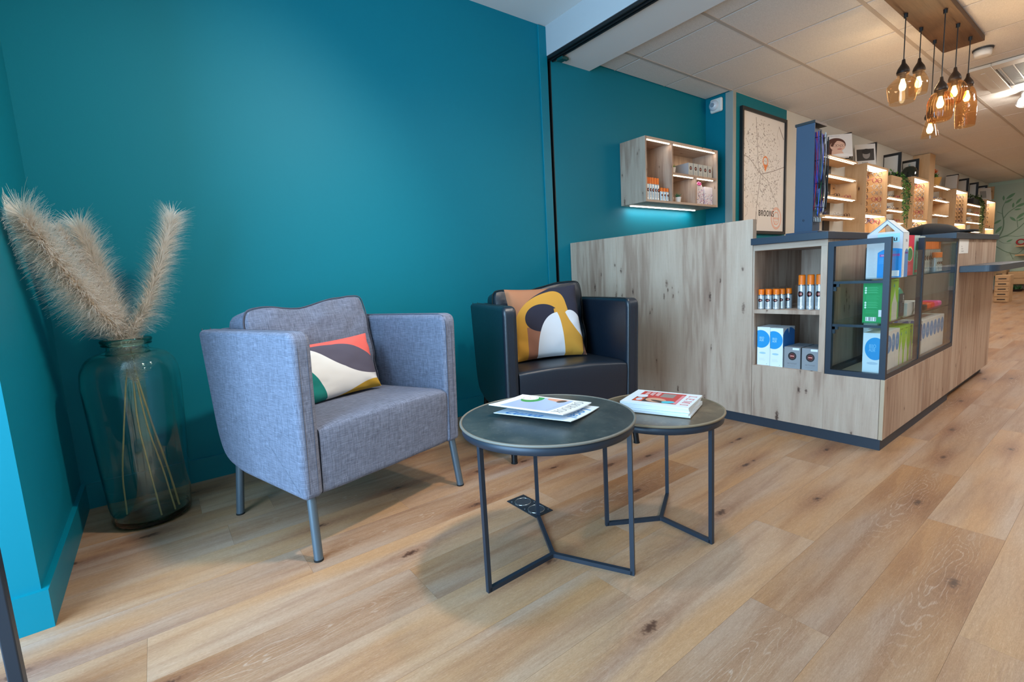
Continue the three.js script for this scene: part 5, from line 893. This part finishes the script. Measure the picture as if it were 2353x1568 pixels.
tentCard('portrait_card', 'white card with a long haired woman\'s portrait on top of the first spectacle shelf', 6.62, 2.025, 0.47, 0.36, 0.255, portrait, -0.75);
tentCard('photo_card', 'black and white tent card on top of the first spectacle column', 7.66, 2.048, 0.44, 0.24, 0.26, canvasTex(256, 340, (g, w, h) => { g.fillStyle = '#d9d8d6'; g.fillRect(0, 0, w, h); g.fillStyle = '#33302f'; g.fillRect(20, 80, w - 40, 190); g.fillStyle = '#8c8784'; g.beginPath(); g.ellipse(140, 170, 46, 70, 0, 0, 7); g.fill(); g.fillStyle = '#1c1a1a'; g.beginPath(); g.ellipse(140, 120, 56, 44, 0, 0, 7); g.fill(); g.fillStyle = '#777'; g.font = 'bold 26px sans-serif'; g.fillText('MODE', 80, 310); }), -0.75);
// spectacles: one modelled pair, cloned
function spectacles(col) {
  const gs = []; for (const s of [-1, 1]) { const r = new THREE.TorusGeometry(0.024, 0.0022, 6, 20); r.scale(1, 0.82, 1); r.translate(s * 0.031, 0, 0); gs.push(flat(r)); gs.push(tube([[s * 0.055, 0.008, 0], [s * 0.066, 0.006, -0.01], [s * 0.066, 0.004, -0.08], [s * 0.064, -0.012, -0.125]], 0.0018, 10, 5)); }
  gs.push(tube([[-0.01, 0.006, 0], [0, 0.01, 0.002], [0.01, 0.006, 0]], 0.0018, 8, 5)); const m = new THREE.Mesh(join(gs), std(col, 0.25, { metalness: 0.5 })); m.name = 'spectacles'; return m;
}
const specs = ['#1c1a1a', '#8a8f96', '#4a2a22', '#c9ccd0', '#2d3c74', '#a02c5a'].map(spectacles);
function putSpecs(k, x, y, z, turn, label, group, s = 1.05) { const o = specs[k % 6].clone(); o.name = numbered('spectacles'); scene.add(o); o.position.set(x, y, z); o.rotation.y = turn; o.scale.setScalar(s); tag(o, label, 'spectacles', group); }
let sn = 0;
for (const [x0, x1, y0, y1, n, what, rows] of [[7.5, 8.3, 1.1, 1.37, 2, 'lower first column', 3], [7.5, 8.3, 1.5, 1.98, 7, 'first column', 2], [9.45, 10.26, 1.5, 1.96, 8, 'ivy side column', 2], [9.45, 10.26, 1.12, 1.36, 3, 'lower ivy side column', 3], [11.97, 12.86, 1.5, 1.94, 7, 'third column', 2], [14.6, 15.56, 1.45, 1.9, 6, 'last column', 1]])
  for (let i = 0; i < n; i++) for (let c = 0; c < rows; c++) putSpecs(sn++, mix(x0 + 0.15, x1 - 0.15, rows > 1 ? c / (rows - 1) : 0.5), mix(y0, y1, i / Math.max(1, n - 1)), WZ + 0.155, -0.35, `spectacles on the ${ORD[i]} rod up in the ${what}${rows > 1 ? ', ' + ['street', 'end wall', 'middle'][rows === 3 ? [0, 2, 1][c] : c] + ' side' : ''}`, 'spectacles in the ' + what, 1.5);
for (const [x0, x1, ys, what] of [[6.3, 7.15, [1.6, 1.387], 'first open shelf'], [8.4, 9.0, [1.7, 1.54, 1.374], 'shelf under the planter'], [10.7, 11.5, [1.795], 'shelf under the flower basket'], [12.95, 14.1, [1.665, 1.5, 1.325], 'shelf below the dark plant']])
  for (const y of ys) for (let i = 0; i < 3; i++) putSpecs(sn++ * 5, mix(x0 + 0.1, x1 - 0.1, i / 2), y + 0.022, WZ + 0.19, -0.3 + 0.3 * hash(sn, i, 3), `${ORD[i]} spectacles along ${['the upper', 'the middle', 'the lower'][ys.length === 1 ? 1 : ys.indexOf(y)]} board of the ${what}`, 'spectacles on the ' + what, 1.1);
// planter with trailing ivy, glass cloche, flower basket, second plant
const leafG = (() => { const s = new THREE.Shape(); s.moveTo(0, 0); s.quadraticCurveTo(0.5, 0.25, 0, 1); s.quadraticCurveTo(-0.5, 0.25, 0, 0); const g = new THREE.ShapeGeometry(s, 3); g.rotateX(-0.3); return flat(g); })();
function ivy(name, label, pos, W, drop, n, seed, cols, planterM) {
  const t = thing(name, label, 'plant', pos), R = rngOf(seed), stems = [], leaves = cols.map(() => []);
  obj('planter', [rbx(-W / 2, 0, -0.09, W / 2, 0.12, 0.07, 0.004, 'x')], planterM, t);
  for (let i = 0; i < n; i++) {
    const x = (0.1 + R() * 0.42) * W, l = drop * (0.35 + 0.65 * R()), pts = [[x - 0.02, 0.12, -0.02], [x, 0.15 + R() * 0.04, 0.03], [x + (R() - 0.5) * 0.08, 0.06, 0.09], [x + (R() - 0.5) * 0.1, -l * 0.5, 0.1], [x + (R() - 0.5) * 0.12, -l, 0.1]];
    stems.push(tube(pts, 0.002, 16, 4)); const cv = new THREE.CatmullRomCurve3(pts.map(V3));
    for (let k = 0; k < 26; k++) { const p = cv.getPoint(R()), s = 0.022 + R() * 0.022, g = leafG.clone(); g.scale(s, s, s); g.rotateX(R() * 2 - 1); g.rotateZ(Math.PI * 0.6 + R() * 1.6); g.rotateY(R() * 6.28); g.translate(p.x + (R() - 0.5) * 0.02, p.y, p.z + (R() - 0.5) * 0.02); leaves[Math.floor(R() * cols.length)].push(g); }
  }
  for (let k = 0; k < 70; k++) { const s = 0.025 + R() * 0.025, g = leafG.clone(); g.scale(s, s, s); g.rotateX(R() - 0.5); g.rotateY(R() * 6.28); g.translate((R() - 0.5) * W * 0.9, 0.13 + R() * 0.06, (R() - 0.5) * 0.12); leaves[Math.floor(R() * cols.length)].push(g); }
  obj('stems', stems, std('#4a5a2c', 0.8), t); cols.forEach((c, i) => obj('foliage', leaves[i], std(c, 0.7, { side: THREE.DoubleSide }), t));
  return t;
}
ivy('trailing_ivy', 'green ivy trailing down from a wooden planter on the spectacle shelf', [8.85, 1.865, 0.42], 0.75, 0.62, 18, 6, ['#2c5a2c', '#47802f', '#6b9a45', '#1f4526'], M.shelfOak);
ivy('trailing_plant', 'dark trailing houseplant hanging above the far spectacle shelf', [13.85, 1.835, 0.42], 0.8, 0.6, 16, 16, ['#22331f', '#39551f', '#6d8a2a'], M.upright);
{
  const t = thing('glass_cloche', 'smoky glass cloche with a small knob on the ivy side column', 'cloche', [9.6, 2.046, 0.4]);
  obj('dome', [lathe([[0.1, 0], [0.1, 0.08], [0.085, 0.13], [0.05, 0.165], [0.0, 0.175]], 32)], phys('#6d7f78', 0.05, { transmission: 0.9, thickness: 0 }), t); obj('knob', [(() => { const g = new THREE.SphereGeometry(0.016, 16, 10); g.translate(0, 0.19, 0); return g; })()], std('#9fb0b0', 0.2), t); obj('cloche_base', [cyl([0, 0, 0], [0, 0.012, 0], 0.11, 0.11, 32)], M.upright, t);
}
{
  const t = thing('flower_basket', 'woven basket with an orange flower on the spectacle shelf beside the oak column', 'basket', [10.85, 2.01, 0.4]);
  obj('basket_body', [lathe([[0.09, 0], [0.12, 0.13], [0.11, 0.13], [0.085, 0.01], [0, 0.01]], 28)], std('#c99a55', 0.9), t);
  const R = rngOf(3), gs = []; for (let i = 0; i < 40; i++) { const g = leafG.clone(), s = 0.06 + R() * 0.05; g.scale(s, s, s); g.rotateX(-0.6 + R()); g.rotateY(R() * 6.28); g.translate((R() - 0.5) * 0.14, 0.12, (R() - 0.5) * 0.14); gs.push(g); } obj('basket_leaves', gs, std('#4d7a2f', 0.8, { side: THREE.DoubleSide }), t);
  const fl = []; for (let i = 0; i < 22; i++) { const g = leafG.clone(); g.scale(0.05, 0.085, 0.05); g.rotateX(0.5 + (i % 3) * 0.35); g.rotateY(i / 22 * 6.28 * 3); g.translate(0.02, 0.2, 0.02); fl.push(g); } obj('flower', fl, std('#e2703a', 0.7, { side: THREE.DoubleSide }), t);
}
tag(obj('blue_card', [at(new THREE.BoxGeometry(0.28, 0.24, 0.004), 10.8, 2.13, 0.276)], std('#7fb0c6', 0.7)), 'pale blue card standing behind the flower basket', 'card');
for (let k = 0; k < 2; k++) { const g = new THREE.BoxGeometry(0.03, 0.24, 0.16); g.rotateZ(-0.18); g.translate(12.1 + k * 0.09, 2.165, 0.4); tag(obj('leaning_book', [g], std(['#c9c3bb', '#a58f7c'][k], 0.7)), ['pale book leaning on the third spectacle column', 'tan book leaning on the third spectacle column'][k], 'book'); }
tentCard('photo_card', 'pale tent card on top of the last spectacle column', 14.92, 1.992, 0.42, 0.26, 0.27, canvasTex(128, 128, (g, w, h) => { g.fillStyle = '#c8c4be'; g.fillRect(0, 0, w, h); g.fillStyle = '#8b8a86'; g.fillRect(20, 30, 60, 70); }), -0.75);

// ---------------------------------------------------------------- end wall with the painted tree, shelves and drawer units
const XF = 16.2;
struct('wall_far', [bx(XF, 0, -0.15, XF + 0.15, TY + 0.06, 4.45)], M.mint);
const muralT = canvasTex(1024, 1024, (g, w, h) => {
  // x: z from 0.27 to 2.27, y: 2.4 down to 0.4
  const X = (z) => (z - 0.27) / 2 * w, Y = (y) => (2.4 - y) / 2 * h; g.fillStyle = '#b9d0c2'; g.fillRect(0, 0, w, h); g.lineCap = 'round'; g.lineJoin = 'round';
  const br = (pts, a, b, c = '#7f9d88') => { g.strokeStyle = c; for (let i = 0; i < pts.length - 1; i++) { g.lineWidth = mix(a, b, i / Math.max(1, pts.length - 2)); g.beginPath(); g.moveTo(X(pts[i][0]), Y(pts[i][1])); g.lineTo(X(pts[i + 1][0]), Y(pts[i + 1][1])); g.stroke(); } };
  const cv = (p) => new THREE.SplineCurve(p.map((q) => new THREE.Vector2(...q))).getPoints(16).map((q) => [q.x, q.y]);
  br(cv([[0.45, 1.1], [0.511, 1.254], [0.558, 1.4], [0.561, 1.588], [0.532, 1.742], [0.53, 1.892], [0.576, 2.033]]), 16, 5); br(cv([[0.557, 1.645], [0.631, 1.765], [0.744, 1.86], [0.862, 1.933], [1.0, 2.05]]), 9, 4); br([[0.532, 1.742], [0.447, 1.8]], 5, 3);
  br(cv([[0.4, 1.1], [0.514, 1.197], [0.66, 1.258], [0.811, 1.39], [0.888, 1.491], [1.05, 1.7], [1.2, 1.8]]), 15, 6); br([[0.796, 1.41], [0.774, 1.579]], 6, 3); br(cv([[0.514, 1.197], [0.661, 1.229], [0.821, 1.204], [1.0, 1.25]]), 7, 4); br(cv([[0.504, 1.141], [0.589, 1.076], [0.711, 1.065]]), 5, 3); br(cv([[0.45, 1.02], [0.513, 0.968], [0.655, 0.862], [0.817, 0.812], [0.916, 0.916]]), 10, 6); br([[0.7, 0.85], [0.76, 0.7]], 6, 4);
  const leaf = (z, y, a, s) => { g.save(); g.translate(X(z), Y(y)); g.rotate(a); g.fillStyle = '#79a886'; g.beginPath(); g.moveTo(-s, 0); g.quadraticCurveTo(0, -s * 0.62, s, 0); g.quadraticCurveTo(0, s * 0.62, -s, 0); g.fill(); g.restore(); };
  [[0.532, 2.096, 1.5], [0.617, 2.018, -0.6], [0.644, 2.124, -0.7], [0.695, 1.913, 1.6], [0.776, 1.992, -1], [0.82, 1.903, -0.4], [0.773, 1.81, -0.1], [0.706, 1.607, 0.8], [0.827, 1.664, -0.8], [0.832, 1.581, -0.6], [0.46, 1.57, -0.6], [0.49, 1.39, -1], [0.68, 1.12, -0.5], [1.0, 1.5, 0.4], [1.1, 1.9, -0.6]].forEach(([z, y, a], i) => leaf(z, y, a, 30 + (i % 3) * 9));
});
tag(obj('wall_mural', [(() => { const g = new THREE.PlaneGeometry(2, 2); g.rotateY(-Math.PI / 2); g.translate(XF - 0.0015, 1.4, 1.27); return g; })()], std('#ffffff', 0.85, { map: muralT })), 'green painted tree mural with leafy branches on the mint end wall', 'mural');
for (const [y, lab] of [[1.0, 'upper'], [0.8, 'lower']]) tag(obj('wall_board', [rbx(XF - 0.3, y - 0.03, 0.82, XF - 0.0025, y, 1.9, 0.002, 'z')], M.shelfOak), lab + ' oak shelf board on the mint end wall', 'shelf');
{
  const t = thing('sunglasses', 'red sunglasses standing on the upper oak board of the mint wall', 'sunglasses', [XF - 0.15, 1.075, 0.96], -Math.PI / 2);
  const gs = []; for (const s of [-1, 1]) { const r = new THREE.TorusGeometry(0.06, 0.014, 8, 24); r.scale(1.1, 0.95, 1); r.translate(s * 0.08, 0, 0); gs.push(flat(r)); } gs.push(tube([[-0.02, 0.02, 0], [0, 0.03, 0], [0.02, 0.02, 0]], 0.01, 8, 6)); obj('front', gs, std('#b01f2c', 0.35), t);
  for (const s of [-1, 1]) obj('temple', [tube([[s * 0.14, 0.02, 0], [s * 0.145, 0.01, -0.08], [s * 0.14, -0.05, -0.13]], 0.008, 10, 6)], std('#b01f2c', 0.35), t);
}
function drawerUnit(label, lo, hi, n) {
  const t = thing('drawer_unit', label, 'drawers', [lo[0], lo[1], lo[2]]), W = hi[0] - lo[0], H = hi[1] - lo[1], D = hi[2] - lo[2];
  obj('carcass', [rbx(0.012, 0, 0, W, H, D, 0.002, 'x')], M.shelfOak, t);
  for (let i = 0; i < n; i++) { const y0 = 0.01 + i * (H - 0.02) / n, y1 = y0 + (H - 0.02) / n - 0.008; const d = obj('drawer', [rbx(-0.006, y0, 0.01, 0.012, y1, D - 0.01, 0.002, 'z', i * 0.2)], M.shelfOak, t); obj('pull_slot', [bx(-0.009, (y0 + y1) / 2 - 0.008, D / 2 - 0.05, -0.004, (y0 + y1) / 2 + 0.008, D / 2 + 0.05)], M.black, d); }
  return t;
}
drawerUnit('oak drawer unit on the floor past the counter end', [12.2, 0, 1.04], [12.55, 0.47, 1.23], 5);
drawerUnit('oak drawer unit hung on the mint wall beside the floor unit', [15.8, 0.33, 0.5], [XF - 0.003, 0.6, 0.72], 3);
drawerUnit('wide oak drawer unit hung on the mint wall beneath the oak boards', [15.7, 0.14, 0.76], [XF - 0.003, 0.42, 1.9], 2);
{
  const t = thing('floor_plant', 'low green floor plant under the wide drawer unit', 'plant', [15.5, 0, 0.93]), R = rngOf(8), gs = [];
  obj('pot', [lathe([[0.09, 0], [0.12, 0.05], [0.11, 0.05], [0, 0.04]], 24)], M.upright, t);
  for (let i = 0; i < 60; i++) { const s = 0.07 + R() * 0.05, g = leafG.clone(); g.scale(s * 0.5, s, s); g.rotateX(-0.2 + R() * 1.2); g.rotateY(R() * 6.28); g.translate((R() - 0.5) * 0.16, 0.04, (R() - 0.5) * 0.16); gs.push(g); } obj('foliage', gs, std('#2f5a34', 0.7, { side: THREE.DoubleSide }), t);
}
struct('baseboard_far', [bx(XF - 0.015, 0, 0.27, XF - 0.0005, 0.1, 4.3)], M.white);
scene.traverse((o) => { if (o.isMesh) { o.castShadow = true; o.receiveShadow = true; } });
renderer.render(scene, camera);
